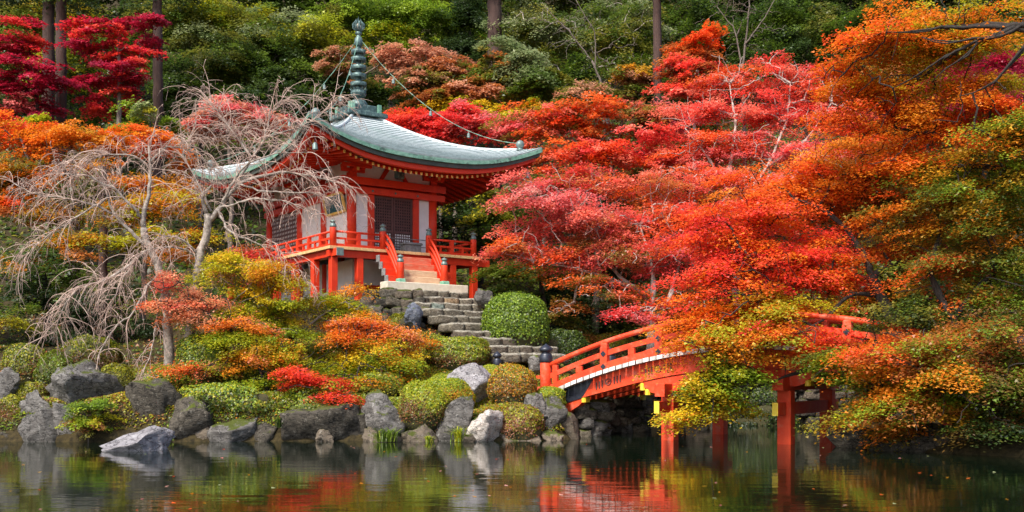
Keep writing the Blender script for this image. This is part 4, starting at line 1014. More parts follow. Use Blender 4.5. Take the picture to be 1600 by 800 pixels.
shrub(SH, 'small round shrub above the blue boulder beside the steps', 600,490,650,526,41.4, ['ygreen','olive'], ['olive'], 17, .05, lump=.15)
shrub('moss_mound', 'mossy mound under the yellow maple near the dark bank wall', 560,580,634,620,35.3, ['ygreen','lime','olive'], ['ygreen','olive'], 18, .042, lump=.10, cat='plant')
shrub('moss_mound', 'green mound above the broad dark rock wall', 424,608,556,650,34.5, ['lime','ygreen','green'], ['olive','green'], 19, .06, lump=.34, cat='plant')
shrub('moss_mound', 'ferny green mound over the mossy dark rock', 296,606,428,652,34.4, ['green','lime','ygreen'], ['green','olive'], 20, .065, lump=.36, cat='plant')
shrub(SH, 'bushy green shrub between the cherry trunks and the orange maple', 280,524,350,592,36.3, ['lime','green','ygreen'], ['green','olive'], 21, .055, lump=.22)
shrub(SH, 'shadowy green shrub over the water at the right edge', 1500,590,1630,690,28.6, ['green','dgreen'], ['dgreen','blackgreen'], 22, .06, lump=.2)
shrub(SH, 'dark shrub hanging over the far pond bank under the bridge', 1120,575,1250,668,44.6, ['green','dgreen'], ['dgreen','blackgreen'], 23, .07, lump=.2)
shrub(SH, 'dark leafy shrub in the shade right of the lowest stone step', 846,520,912,590,42.5, ['green','dgreen'], ['dgreen','blackgreen'], 24, .06, lump=.22)

def tuft(label, x, y, Y, w_, h_, pal, n, seed, name='grass_tuft', group=None):
    rs = np.random.RandomState(seed); c = P(x, y, Y); V=[];Fq=[];col=[]
    for k in range(n):
        a = rs.rand()*6.28; r = w_*Y/F*(.5+.9*rs.rand()); h = h_*Y/F*(.35+.45*rs.rand()); b0 = np.array([rs.normal()*r*.18, rs.normal()*r*.18, 0]); d = np.array([math.cos(a), math.sin(a), 0]); s_ = np.array([-d[1], d[0], 0])*.014
        p = [b0+d*r*t*t*.9+np.array([0,0,h*(1.6*t-.95*t*t)*1.4]) for t in (0,.4,.75,1.)]; i = len(V)
        for q, wd in zip(p, (1,1,.7,.08)): V += [q-s_*wd, q+s_*wd]
        Fq += [(i+2*j, i+2*j+1, i+2*j+3, i+2*j+2) for j in range(3)]; col += [colours(pal,1,rs)[0]]*3
    o = link_mesh(name, fast_mesh(name, np.array(V), np.array(Fq), M['leaf'], np.array(col)), None, tuple(c)); return tag(o, label, 'plant', group)
tuft('arching green grass tuft at the waterline below the dark boulder', 604,690,32.7, 30,30,['lime','green'],110,31)
tuft('thin pale green grass tuft leaning beside the white and pink rock', 716,690,32.8, 26,34,['lime','ygreen'],80,32)
tuft('fern with arching fronds above the mossy dark rock', 322,648,33.4, 28,22,['sage','green'],60,33,'fern')
tuft('dark fern hanging over the dark rock below the orange maple', 438,668,33.1, 22,24,['green','dgreen'],70,34,'fern')
tuft('small green plant at the foot of the mossy rock', 268,692,32.9, 16,16,['lime','green'],40,35)
tuft('small green tuft at the waterline under the clipped azalea', 668,692,32.8, 16,16,['ygreen','lime'],40,36)

# moss and litter on the slope: real leaf geometry nobody could count
def cover(name, label, n, xr, yr, pals, size, seed, cond=None):
    rs = np.random.RandomState(seed); x = rs.uniform(*xr, n); y = rs.uniform(*yr, n); k = pond_sd(x, y) > .1
    if cond is not None: k &= cond(x, y)
    x, y = x[k], y[k]; z = gz(x, y)+.02; m = len(x); pos = np.c_[x, y, z+rs.rand(m)*.05]
    f = vnoise(np.c_[x, y, x*0]*.5, rs, 4, 1.1, .6)
    col = np.where((f+rs.normal(size=m)*.25 > 0)[:,None], colours(pals[0], m, rs, .2), colours(pals[1], m, rs, .2))
    Vv, Fq = leaf_tris(pos, np.array([0,-.35,1.])+rs.normal(size=(m,3))*.5, size*(.6+.8*rs.rand(m)), rs)
    tag(link_mesh(name, fast_mesh(name, Vv, Fq, M['leaf'], col)), label, 'ground cover', kind='stuff')
cover('moss_cover', 'bright yellow-green moss and fallen leaves on the sunny slope', 85000, (-14,2.5), (33.4,41), (['ygreen','lime'],['ygreen','amber','olive']), .042, 41, lambda x, y: (np.hypot((x+4.5)/9.5, (y-36)/5) < 1))
cover('shore_plants', 'low green and rusty plants between the rocks of the left bank', 85000, (-24,2.2), (32.6,38), (['green','lime','olive'],['olive','azalea','ygreen']), .06, 44)
cover('undergrowth', 'brown and olive litter under the trees', 60000, (-24,30), (34,62), (['olive','green'],['darkrust','rust','olive']), .10, 42, lambda x, y: np.hypot((x+4.5)/8, (y-36)/4.5) > 1)
cover('hillside_undergrowth', 'dark green undergrowth covering the wooded hillside', 80000, (-55,55), (58,112), (['green','dgreen'],['dgreen','olive','green']), .30, 43)
# fallen leaves on the water
rs = np.random.RandomState(9); n = 80; px = rs.uniform(0,1600,n); py = 692+rs.rand(n)**1.2*108; Yw = F*2/(py-HY); xw = (px-800)*Yw/F
k = pond_sd(xw, Yw) < -.3; pos = np.c_[xw[k], Yw[k], np.full(k.sum(), .006)]
Vv, Fq = leaf_quads(pos, np.array([0,0,1.])+rs.normal(size=(len(pos),3))*.02, .05+.05*rs.rand(len(pos)), rs)
Vv[:,2] = np.maximum(Vv[:,2], .004)
tag(link_mesh('fallen_leaves', fast_mesh('fallen_leaves', Vv, Fq, M['leaf'], colours(['pinkpale','amber','redorange','sage'], len(pos), rs))), 'scattered fallen leaves floating on the pond', 'leaves', kind='stuff')

# ------------------------------------------------------------------ trees
MT = 'maple_tree'
# --- right foreground maples, close to the water
tree(MT, 'big orange and red maple leaning over the bridge with dark forked trunk', [
   (1100,392,90,52,33,['red','redorange'],.9),(1180,350,90,50,33,['red','redorange','orange']),(1250,300,90,55,34,['redorange','orange']),(1330,250,90,60,34,['orange','redorange','amber']),
   (1140,450,90,40,32,['redorange','red','orange']),(1230,420,100,42,32,['redorange','orange','red']),(1330,390,100,45,33,['red','redorange','orange']),(1400,320,90,55,34,['amber','orange','olive']),
   (1120,500,80,30,31.5,['redorange','orange','amber']),(1210,485,90,30,31.5,['orange','amber','ygreen']),(1300,470,90,26,33,['amber','ygreen','orange'],.5),(1450,400,80,50,34,['olive','green','amber']),
   (1110,550,60,36,31,['amber','orange','ygreen']),(1130,600,66,30,30.8,['lime','ygreen','lime'],1.3),(1105,645,60,28,30.6,['amber','yellow','ygreen'],1.3),(1150,575,44,28,31,['lime','green'],1.2),(1090,610,44,24,30.7,['yellow','ygreen','amber']),
   (1260,525,85,30,30.2,['redorange','orange','red']),(1200,540,60,26,30.6,['amber','orange','lime']),(1330,545,60,22,30,['rust','olive','redorange'],.8)],
  [(PL((1428,640,31.5),(1408,545,31.6),(1395,500,31.8),(1370,455,32),(1362,430,32)),.24,.13), (PL((1364,440,32),(1320,425,32),(1270,432,32),(1210,448,31.8)),.10,.03), (PL((1362,432,32),(1350,395,32.5),(1300,330,33),(1240,310,33.5)),.10,.03),
   (PL((1362,432,32),(1395,412,32.5),(1440,400,33),(1465,375,33.5)),.10,.03), (PL((1375,462,32),(1330,455,31.6),(1290,500,31),(1250,520,30.6)),.07,.02), (PL((1405,540,31.6),(1330,560,30.8),(1250,580,30.6),(1180,605,30.7)),.09,.02)],
  101, lsize=.085, bark='bark_dark', twigs=160, dens=13, per=100)
tree(MT, 'tall orange and yellow-green maple reaching in with black branches at the top right corner', [
   (1370,60,60,40,30,['orange','redorange'],.9),(1450,40,90,50,30,['amber','ygreen','orange'],.8),(1550,40,80,60,30,['ygreen','amber','orange'],.8),(1360,120,70,40,30.5,['orange','amber']),(1440,110,70,40,30.6,['amber','ygreen','orange'],.75),
   (1300,110,50,24,31,['orange','redorange'],.8),(1540,130,80,50,30.8,['ygreen','amber','orange'],.75),(1340,175,70,36,31,['orange','redorange']),(1430,190,90,45,31,['orange','redorange','amber']),(1530,200,90,55,30,['redorange','orange']),
   (1420,250,90,45,31,['orange','amber','redorange']),(1520,280,90,60,30,['lime','amber','green']),(1590,240,60,80,29,['lime','green','amber'])],
  [(PL((1700,560,27.6),(1690,300,27.8),(1685,150,27.7),(1680,60,27.7)),.30,.18), (PL((1690,150,27.9),(1645,60,28.0),(1600,34,28.1),(1570,44,28.2),(1540,38,28.3),(1505,46,28.4),(1470,40,28.5),(1430,52,28.8),(1385,50,29.1)),.11,.012), (PL((1585,42,28.1),(1555,58,28.2),(1520,62,28.3),(1495,82,28.4),(1465,92,28.6),(1440,116,28.9),(1395,138,29.3)),.06,.010), (PL((1600,36,28.1),(1565,62,28.0),(1520,58,28.2),(1480,70,28.4),(1440,58,28.8)),.05,.010), (PL((1530,62,28.2),(1512,88,28.3),(1478,104,28.5),(1455,128,28.8)),.035,.008), (PL((1610,60,28.0),(1575,110,28.2),(1540,140,28.4),(1500,150,28.8)),.05,.010),
   (PL((1700,560,28),(1690,300,28.5),(1675,120,29),(1640,60,29)),.34,.20), (PL((1690,150,29),(1600,36,29.2),(1540,42,29.4),(1480,40,29.8),(1400,55,30)),.15,.03), (PL((1580,42,29.2),(1520,66,29.6),(1470,95,30),(1440,122,30.4)),.09,.02),
   (PL((1600,38,29.2),(1560,60,29.4),(1500,60,29.8),(1420,65,30.2),(1370,55,30.4)),.09,.02), (PL((1690,300,28.5),(1600,265,29.5),(1540,260,30),(1440,265,30.5)),.12,.03), (PL((1680,180,29),(1600,195,29.5),(1500,215,30.4),(1400,200,31)),.10,.02)],
  102, lsize=.08, bark='bark_dark', twigs=200, dens=11, per=95)
RB = [(1380,545,70,26,27.8,['redorange','orange','rust']),(1450,560,60,26,27.4,['rust','orange','lime']),(1560,530,60,34,26.8,['green','rust','lime']),(1600,560,40,40,26.4,['green','darkrust']),(1320,560,40,16,28.6,['orange','amber','lime']),(1500,545,50,24,27.2,['green','lime','rust']),(1450,650,80,30,27.2,['lime','amber','rust']),(1540,660,80,30,26.8,['dgreen','green','darkrust']),(1600,640,60,40,26.5,['dgreen','darkrust']),(1480,600,80,34,27.2,['orange','amber','lime']),(1560,590,70,40,26.8,['darkrust','lime','green']),(1400,640,50,26,27.6,['amber','lime','orange'])]
tree(MT, 'green and rusty maple drooping over the dark right bank of the pond', [
   (1480,350,90,50,30.5,['orange','amber','olive']),(1570,370,70,70,29.5,['olive','amber','green']),(1500,440,90,45,30,['green','amber','olive','redorange']),(1590,470,70,60,29,['darkrust','lime','green']),
   (1430,500,80,34,29.5,['green','dgreen','olive'],.8),(1500,525,90,36,28.8,['orange','rust','green']),(1420,560,80,30,28.8,['orange','redorange','lime']),(1580,560,70,40,28.3,['rust','olive','darkrust']),
   (1360,600,66,26,28.8,['orange','amber','lime']),(1440,615,80,32,28.4,['lime','amber','redorange']),(1340,655,50,24,28.8,['olive','ygreen','amber']),(1400,668,60,24,28.4,['amber','orange','olive']),
   (1300,572,44,18,29.4,['green','olive','lime']),(1290,590,50,16,29.4,['green','lime']),(1530,620,80,34,28,['green','dgreen','olive'],.8)]
   + RB,
  [(PL((1540,700,28.6),(1530,620,28.8),(1500,560,29),(1490,500,29.4)),.20,.11), (PL((1495,540,29.2),(1440,570,29),(1380,600,28.8),(1330,620,28.8)),.08,.02), (PL((1490,500,29.4),(1530,440,29.6),(1580,410,29.6)),.09,.03),
   (PL((1490,505,29.4),(1450,430,30),(1470,360,30.4)),.09,.03), (PL((1520,600,28.8),(1440,620,28.5),(1370,650,28.6)),.07,.02), (PL((1500,550,29),(1400,565,29.2),(1320,580,29.4)),.07,.02)],
  103, lsize=.08, bark='bark_dark', twigs=110, dens=12, per=100)
tree('evergreen_shrub', 'dark glossy evergreen bush behind the right end of the bridge railing', [(1420,470,50,34,33.5,['dgreen','green']),(1380,490,40,20,33.5,['dgreen','blackgreen']),(1470,490,40,30,33,['dgreen','green'])],
  [(PL((1430,560,33.5),(1425,520,33.5),(1420,480,33.5)),.06,.03)], 104, cat='bush', lsize=.10, leaf='needle', bark='bark_dark', flat=.7, dens=10)
tree(MT, 'deep crimson maple behind the orange one at the right edge', [(1500,150,60,50,40,['maroon','crimson']),(1570,130,60,45,40,['maroon','crimson']),(1600,170,50,40,39,['crimson','maroon']),(1460,170,50,40,41,['maroon','red']),(1400,190,50,30,42,['red','maroon'],.7)],
  [(PL((1560,470,41),(1550,330,41),(1530,200,41)),.18,.10)], 105, lsize=.10, bark='bark_dark')
# --- the red maples in the middle
tree(MT, 'spreading pink and red maple with pale forked trunk behind the bridge', [
   (840,300,60,30,44,['pink','salmon','pinkpale'],.8),(890,330,70,34,44,['pink','pinkpale','salmon']),(850,360,70,26,44.5,['salmon','pink']),(960,350,80,36,44,['pink','salmon','salmon','rust']),(900,290,60,30,46,['red','rust','pink']),
   (830,400,66,20,44,['salmon','pink','rust']),(900,410,80,22,44,['pink','salmon','redorange']),(990,400,80,26,43.5,['pink','salmon','rust','olive']),(1070,400,70,30,43.5,['red','pink']),(1010,300,80,40,46,['salmon','redorange','rust']),
   (940,455,66,20,43,['redorange','salmon','rust','olive']),(880,480,40,16,43.5,['rust','olive'],.6),(985,490,44,14,42,['red','pink'],1.2),(1060,470,44,26,43.5,['rust','olive','maroon'],.6),(1090,340,70,36,44,['redorange','red']),(800,385,34,14,43.5,['rust','redorange'])],
  [(PL((1012,600,43.5),(1020,505,43.5),(1018,480,43.5)),.22,.15), (PL((1018,482,43.5),(1000,455,43.6),(968,435,44),(930,380,44.5),(880,330,45)),.10,.025), (PL((1018,480,43.5),(1022,440,43.5),(1016,400,43.6),(1000,350,44)),.10,.03), (PL((1022,505,43.5),(1045,470,43.3),(1056,430,43.5),(1075,380,43.8)),.10,.03),
   (PL((1000,455,43.6),(940,430,43.8),(880,415,44),(820,405,44)),.06,.02)], 111, lsize=.10, bark='bark_pale', dens=10, twigs=330)
tree(MT, 'tall salmon-red maple with pale twiggy branches showing through', [
   (1140,120,50,26,52,['salmon','redorange']),(1230,120,60,34,52,['salmon','red']),(1290,140,46,34,51,['salmon','redorange']),(1110,170,60,30,51,['salmon','red']),(1190,175,70,32,51,['salmon','red']),(1270,190,60,34,50,['salmon','red']),
   (1100,225,70,30,50,['salmon','redorange']),(1180,240,80,36,50,['salmon','pink']),(1270,250,66,30,49,['salmon','red','pink']),(1100,285,80,34,48,['redorange','salmon']),(1200,300,80,36,47,['pink','salmon','pinkpale']),(1150,340,80,30,46,['red','salmon']),(1330,160,34,26,50,['salmon'],.7)],
  [(PL((1150,560,49),(1150,420,49),(1148,330,49),(1140,260,49.5)),.22,.12), (PL((1145,320,49),(1110,250,49.5),(1070,200,50)),.08,.02), (PL((1140,262,49.5),(1150,200,50),(1140,130,51)),.08,.02), (PL((1148,330,49),(1200,260,49.5),(1230,190,50),(1235,130,51)),.09,.02), (PL((1200,260,49.5),(1260,220,49.6),(1300,160,50)),.07,.02)],
  112, lsize=.11, bark='bark_pale', dens=7.5, frac=1, rmin=.017, twigs=420)
tree(MT, 'orange-red maple above the right roof corner', [(850,190,60,30,54,['salmon','redorange','olive']),(920,190,70,34,54,['redorange','rust']),(860,240,60,28,53,['salmon','redorange','rust']),(940,245,70,32,52,['redorange','red','salmon']),(1010,230,60,34,53,['salmon','red']),(1000,180,60,30,55,['rust','olive','salmon']),(870,280,50,20,51,['rust','olive','redorange']),(1040,190,40,30,55,['maroon','pink']),(900,150,50,24,57,['olive','brownpink','green'])],
  [(PL((930,520,54),(935,380,54),(930,260,54)),.20,.10)], 113, lsize=.125)
tree(MT, 'bright red maple right behind the roof slope', [(660,195,60,26,62,['red'],1.2),(720,190,60,26,62,['red','pink'],1.2),(780,205,50,22,61,['red','pink']),(640,185,40,18,63,['red','redorange']),(810,215,36,20,60,['pink','red'])],
  [(PL((710,420,62),(712,300,62),(705,220,62)),.18,.10)], 114, lsize=.14)
tree(MT, 'yellow maple between the bright red one and the rusty ones', [(740,170,44,20,66,['yellow','ygreen']),(790,185,44,24,65,['yellow','ygreen']),(830,180,36,20,65,['ygreen','amber'])], [(PL((775,420,66),(776,300,66),(772,210,66)),.16,.08)], 115, lsize=.15)
tree(MT, 'brownish pink maple right of the spire', [(640,85,50,22,68,['brownpink']),(700,110,60,26,68,['brownpink','rust']),(650,130,60,22,67,['brownpink','olive']),(720,150,60,22,66,['brownpink','rust']),(560,110,40,20,69,['brownpink','olive'],.7),(520,90,40,20,70,['olive','brownpink'],.7),(680,160,60,18,66,['rust','olive'])],
  [(PL((690,420,68),(688,260,68),(672,150,68)),.16,.07)], 116, lsize=.15, frac=.7)
tree(MT, 'rusty olive maple in the middle of the hillside', [(790,130,50,30,67,['green','olive','rust']),(850,130,50,24,66,['olive','green']),(760,100,40,20,68,['green','olive','rust']),(960,140,60,26,64,['olive','green','brownpink']),(1000,115,40,18,64,['amber','olive'])], [(PL((850,420,67),(850,260,67),(840,150,67)),.16,.07)], 117, lsize=.15)
tree(MT, 'rust-red maple beside the tall brown trunk on the upper right hillside', [(1075,85,50,22,60,['redorange','rust']),(1105,55,34,14,60,['redorange']),(1060,110,40,20,59,['red','rust']),(1110,110,44,24,58,['rust','red']),(1070,140,40,18,58,['salmon','red'])], [(PL((1085,420,59),(1085,220,59),(1082,120,59)),.16,.06)], 118, lsize=.14, bark='bark_pale')
# --- left side maples
tree(MT, 'crimson maple standing at the left edge of the picture', [(20,60,46,34,60,['crimson','red']),(30,110,60,36,60,['crimson']),(70,130,40,30,60,['crimson','maroon']),(10,165,40,22,60,['crimson','pink']),(60,175,40,20,60,['maroon','crimson']),(-10,100,40,60,60,['crimson']),(-70,90,50,50,60,['crimson','maroon'])], [(PL((66,330,60),(64,220,60),(55,140,60)),.2,.09)], 121, lsize=.13, dens=6, flat=.25, bark='bark_dark')
tree(MT, 'crimson maple with layered branches between two cedar trunks', [(150,40,44,18,61,['crimson','red']),(200,35,44,18,61,['crimson']),(130,70,34,18,61,['crimson','maroon']),(190,80,60,24,61,['crimson','red']),(240,55,24,34,61,['crimson','maroon']),(170,115,56,24,61,['crimson','maroon']),(215,115,36,24,61,['crimson','red']),(150,165,40,18,61,['crimson','red'],.8),(190,145,40,14,61,['maroon','red'])], [(PL((187,330,61),(186,200,61),(186,130,61),(185,60,61)),.22,.07)], 122, lsize=.13, dens=6, flat=.25, bark='bark')
tree(MT, 'wide orange maple spreading behind the bare cherries', [(50,215,70,34,50,['orange','redorange','amber']),(-60,220,60,34,50,['orange','amber']),(-60,290,60,34,49,['amber','rust']),(130,225,70,36,50,['orange','amber']),(200,225,60,34,50,['orange','redorange','amber']),(250,225,40,26,50,['orange','redorange']),(30,270,60,30,49,['orange','amber','olive']),(110,280,80,30,49,['amber','orange','olive']),(190,280,70,26,49,['amber','orange']),(20,330,50,26,48,['redorange','rust','orange']),(90,330,70,22,48,['rust','amber','olive']),(10,190,40,20,51,['redorange','red']),(300,262,40,18,58,['orange','rust'],.8)],
  [(PL((120,560,50),(118,420,50),(125,300,50)),.24,.12)], 123, lsize=.115)
tree(MT, 'yellow-green and amber maple layers behind the left cherry trunk', [(180,330,60,22,45,['amber','olive']),(250,330,60,28,45,['amber','ygreen']),(150,385,66,18,44,['amber','ygreen']),(230,380,60,24,44,['amber','ygreen','olive']),(300,370,40,24,45,['ygreen','orange','amber']),(110,370,50,14,44,['amber','olive']),(280,310,50,20,46,['amber','rust']),(270,405,40,14,43.5,['rust','amber'],.7),(110,400,60,10,43.5,['amber','rust'],.8)],
  [(PL((220,560,45),(225,460,45),(228,380,45)),.18,.09)], 124, lsize=.105)
tree(MT, 'low olive maple spray at the left edge above the dome shrubs', [(20,500,46,14,40,['olive','amber','ygreen']),(50,488,30,10,40,['olive','green']),(10,410,30,12,41,['amber','olive'],.7)], [(PL((-25,600,40),(-20,540,40),(5,505,40)),.10,.04)], 125, lsize=.09)
tree(MT, 'dull pink maple behind the bare cherry top, left of the roof', [(350,170,50,22,58,['brownpink','pink']),(330,190,40,18,58,['pink','brownpink']),(400,195,50,20,58,['brownpink','pink']),(310,200,40,14,58,['brownpink'])], [(PL((360,400,58),(362,300,58),(356,210,58)),.16,.07)], 126, lsize=.14)
tree(MT, 'reddish low maple between the cherries and the balcony posts', [(400,400,50,14,41.5,['red','rust','pink']),(350,420,50,18,41,['pink','rust','brownpink']),(430,415,30,12,41.2,['red','maroon'])], [(PL((385,520,41.5),(388,460,41.5),(385,425,41.5)),.08,.04)], 127, lsize=.09)
# front maples on the bank
tree(MT, 'yellow-green young maple in front of the pavilion stilts', [(362,426,42,26,37,['yellow','ygreen'],1.4),(420,432,48,30,37,['yellow','ygreen','yellow','amber'],1.4),(380,475,60,28,36.8,['ygreen','yellow','lime']),(450,490,50,24,37,['ygreen','yellow','lime']),(520,480,50,22,37.5,['yellow','ygreen','lime']),(545,455,30,14,38.5,['yellow','orange'],.6),(430,520,60,24,36.6,['ygreen','lime']),(560,505,50,18,37.5,['yellow','orange'],.8),(350,510,44,20,36.5,['lime','ygreen'])],
  [(PL((470,610,37),(462,560,37),(450,520,37)),.09,.05), (PL((450,520,37),(420,480,37),(380,445,37)),.05,.02), (PL((455,530,37),(500,495,37.2),(540,470,38)),.05,.02)], 131, lsize=.07, dens=19, flat=.42, tilt=.2, R0=.40, twigs=140)
tree(MT, 'salmon and orange maple with the bright red spray hanging over the dark rocks', [(260,440,36,12,36.2,['peach','brownpink','salmon'],.7),(300,465,60,20,36,['peach','brownpink','salmon'],.7),(250,475,36,10,36,['redorange','peach'],.8),(320,500,44,14,35.8,['brownpink','peach'],.7),(385,512,44,14,35.6,['peach','orange']),(370,535,50,12,35.5,['lime','ygreen']),(390,560,70,20,35.4,['orange','peach','ygreen']),(320,580,50,12,35.4,['peach','redorange','lime'],.8),(430,540,40,14,35.5,['ygreen','amber','lime']),(460,560,44,20,35.3,['ygreen','amber','lime']),
   (460,582,40,9,34.4,['redorange','red'],1.5),(485,600,50,9,34.2,['redorange','red'],1.5),(525,620,38,9,34,['red','redorange'],1.4),(440,610,40,10,34.6,['lime','orange'],.8),(420,590,44,16,35,['lime','lime','ygreen'])],
  [(PL((425,640,35),(415,600,35.2),(405,570,35.4)),.08,.05), (PL((405,570,35.4),(370,520,35.7),(310,480,36)),.05,.02), (PL((410,580,35.3),(450,590,34.8),(500,605,34.3)),.04,.015), (PL((405,570,35.4),(400,520,35.5),(390,500,35.6)),.04,.02)], 132, lsize=.07, dens=19, flat=.42, tilt=.2, R0=.40, twigs=140, bark='bark_dark')
tree(MT, 'orange and yellow maple left of the mossy shrub and stone steps', [(560,512,46,14,37,['orange','peach','redorange']),(605,520,44,14,37,['peach','orange','amber']),(530,535,40,16,36.5,['orange','redorange','amber']),(600,550,56,20,36.4,['yellow','lime','orange']),(640,540,30,16,37,['amber','orange']),(540,570,50,20,36,['ygreen','lime','yellow']),(600,580,50,16,35.8,['amber','ygreen','lime']),(570,595,50,12,35.2,['ygreen','orange','lime'],.9)],
  [(PL((556,640,36.3),(552,600,36.3),(556,560,36.5)),.075,.05), (PL((556,560,36.5),(575,530,36.8),(610,510,37)),.04,.02), (PL((554,575,36.4),(535,550,36.4),(525,525,36.6)),.04,.015)], 133, lsize=.07, dens=19, flat=.42, tilt=.2, R0=.40, twigs=140, bark='bark_dark')
tree('leafy_plant', 'light green leafy plant at the waterline in front of the sloping grey rock', [(130,640,34,18,32.6,['lime','green']),(150,655,36,16,32.5,['ygreen','lime']),(125,668,34,14,32.5,['lime','azalea']),(145,685,34,10,32.4,['azalea','olive'],.8),(160,630,20,10,32.8,['lime'])], [(PL((138,700,32.6),(138,680,32.6),(136,655,32.6)),.025,.015)], 134, cat='plant', lsize=.065, R0=.22, per=40, dens=34)
# --- evergreens and green hillside trees
def ev(label, blobs, trunk, seed, **k):
    kw = dict(flat=.42, tilt=.35, dens=5.0, R0=.75, per=125, lsize=.135, leaf='leaf', bark='bark_dark', frac=.25); kw.update(k)
    return tree(kw.pop('name', 'green_tree'), label, blobs, [(PL(*trunk), kw.pop('r0', .22), kw.pop('r1', .1))], seed, **kw)
ev('dark evergreen filling the shade below the amber layers at the far left', [(40,440,60,40,43,['dgreen','green']),(-60,430,60,50,43,['dgreen','green']),(-70,520,60,40,42,['blackgreen','dgreen']),(90,480,60,40,42.5,['dgreen','blackgreen']),(20,540,50,30,41,['dgreen','blackgreen']),(120,430,50,26,43,['dgreen','green']),(110,520,60,30,42,['blackgreen','dgreen']),(60,400,50,20,43.5,['dgreen','green']),(180,470,60,40,44,['dgreen','blackgreen']),(210,520,60,40,44,['blackgreen','dgreen'])], ((70,600,43),(75,520,43),(70,430,43)), 141, lsize=.11, R0=.5, name='evergreen_tree')
ev('dark green tree in shade just right of the pavilion', [(700,320,40,26,58,['dgreen','green']),(740,300,50,24,59,['olive','green','ygreen']),(720,360,50,30,56,['dgreen','blackgreen']),(790,330,50,24,56,['green','dgreen']),(770,380,50,26,54,['dgreen','green']),(780,430,46,26,50,['green','olive','dgreen']),(820,290,40,20,58,['olive','green']),(760,340,40,20,55,['ygreen','olive'],.6)], ((752,520,56),(752,430,56),(748,340,56)), 142, lsize=.14)
ev('green maple layers left of the red bridge maple, above the round shrub', [(800,420,50,18,47,['green','olive']),(850,440,44,18,47,['olive','green','amber']),(810,455,50,14,47,['green','dgreen']),(870,500,40,14,46.5,['green','olive','rust']),(900,525,44,12,46.5,['olive','rust','green'],.7)], ((852,580,47.5),(852,500,47.5),(845,440,47.5)), 143, flat=.22, lsize=.10, R0=.5, per=90, dens=9)
ev('dark conifer thicket tree in the gap behind the bridge end', [(870,470,50,40,55,['blackgreen','dgreen']),(930,470,60,40,56,['blackgreen','dgreen']),(890,530,60,34,54,['blackgreen']),(960,520,60,34,55,['dgreen','blackgreen','olive']),(1000,460,60,40,56,['dgreen','rust','olive']),(1080,480,60,40,54,['dgreen','rust'])], ((905,600,55),(905,540,55),(905,480,55)), 144, name='evergreen_tree')
ev('bushy tree with rusty green leaves behind the arch of the bridge', [(1080,520,60,30,50,['rust','olive','dgreen']),(1150,500,60,40,50,['dgreen','olive','rust']),(1230,520,60,40,50,['dgreen','green']),(1300,500,60,40,48,['ygreen','olive','red']),(1340,470,50,30,46,['ygreen','amber','red']),(1400,440,60,40,46,['green','olive'])], ((1200,600,50),(1200,560,50),(1190,500,50)), 145, lsize=.13)
ev('green tree behind the crimson maple at the top left', [(40,40,70,40,74,['green','olive']),(-80,30,70,60,74,['green','olive']),(-90,150,70,60,72,['dgreen','green']),(120,110,60,60,72,['green','dgreen','ygreen']),(100,40,60,40,75,['olive','yellow','green']),(150,180,60,30,70,['dgreen','green']),(30,180,50,30,70,['dgreen'])], ((110,330,73),(110,200,73),(105,90,73)), 146, lsize=.14)
ev('dark green tree between the crimson maple and the spire, lower left one', [(290,130,60,40,70,['dgreen','green']),(330,90,60,40,71,['green','dgreen','olive']),(290,180,60,24,68,['dgreen']),(400,150,60,34,69,['dgreen','green'])], ((315,360,70),(315,240,70),(312,140,70)), 147, lsize=.14, flat=.4)
ev('olive-green tree at the top left with grey twigs in its crown', [(280,30,60,40,76,['green','olive']),(350,30,60,36,76,['olive','ygreen','green']),(230,20,50,30,77,['dgreen','olive']),(310,60,50,20,75,['sage','olive'],.5)], ((300,330,76),(300,180,76),(298,60,76)), 148, lsize=.14)
ev('tall dark green tree left of the spire', [(430,60,60,44,74,['green','olive','sage']),(400,100,60,40,73,['green','dgreen']),(460,120,50,40,72,['dgreen','green']),(480,60,50,40,74,['olive','ygreen']),(440,170,60,24,70,['dgreen'])], ((430,340,73),(430,220,73),(430,110,73)), 149, lsize=.14, flat=.4)
ev('dark layered tree directly behind the spire', [(520,140,50,34,72,['dgreen','green']),(590,150,50,30,72,['dgreen','green']),(620,190,50,20,68,['dgreen']),(500,180,50,20,70,['dgreen','blackgreen'])], ((555,380,72),(555,270,72),(552,160,72)), 150, lsize=.14, flat=.4)
ev('bright green tree above the spire', [(560,30,60,36,80,['green','lime']),(630,30,60,34,80,['lime','green']),(600,65,50,24,79,['lime','ygreen']),(690,30,50,34,80,['green','lime']),(520,50,44,30,80,['green','olive'])], ((610,300,80),(610,160,80),(605,50,80)), 151, lsize=.14)
ev('blackish conifer in the upper middle of the hillside', [(735,60,34,50,78,['blackgreen','dgreen']),(740,120,40,40,76,['blackgreen','dgreen']),(720,20,30,30,79,['dgreen'])], ((737,330,78),(737,190,78),(735,50,78)), 152, lsize=.14, name='conifer_tree')
ev('grey-green tree with pale slanting branches on the upper hillside', [(820,30,60,34,72,['sage','olive','green']),(880,60,60,34,71,['sage','olive','green']),(850,100,50,24,70,['olive','green']),(930,40,60,34,72,['olive','green','sage'])], ((960,330,71),(945,140,71),(900,60,71)), 153, lsize=.13, bark='bark_pale', frac=.6, flat=.45, dens=4.5, rmin=.02)
ev('olive tree with slender pale stems left of the tall brown trunk', [(960,80,60,34,70,['olive','green']),(1010,40,60,34,71,['green','olive','sage']),(980,120,50,26,69,['green','olive']),(900,110,40,24,69,['green','dgreen'])], ((1010,330,70),(1005,160,70),(985,70,70)), 154, lsize=.13, bark='bark_pale', frac=.6, flat=.45, dens=4.5, rmin=.02)
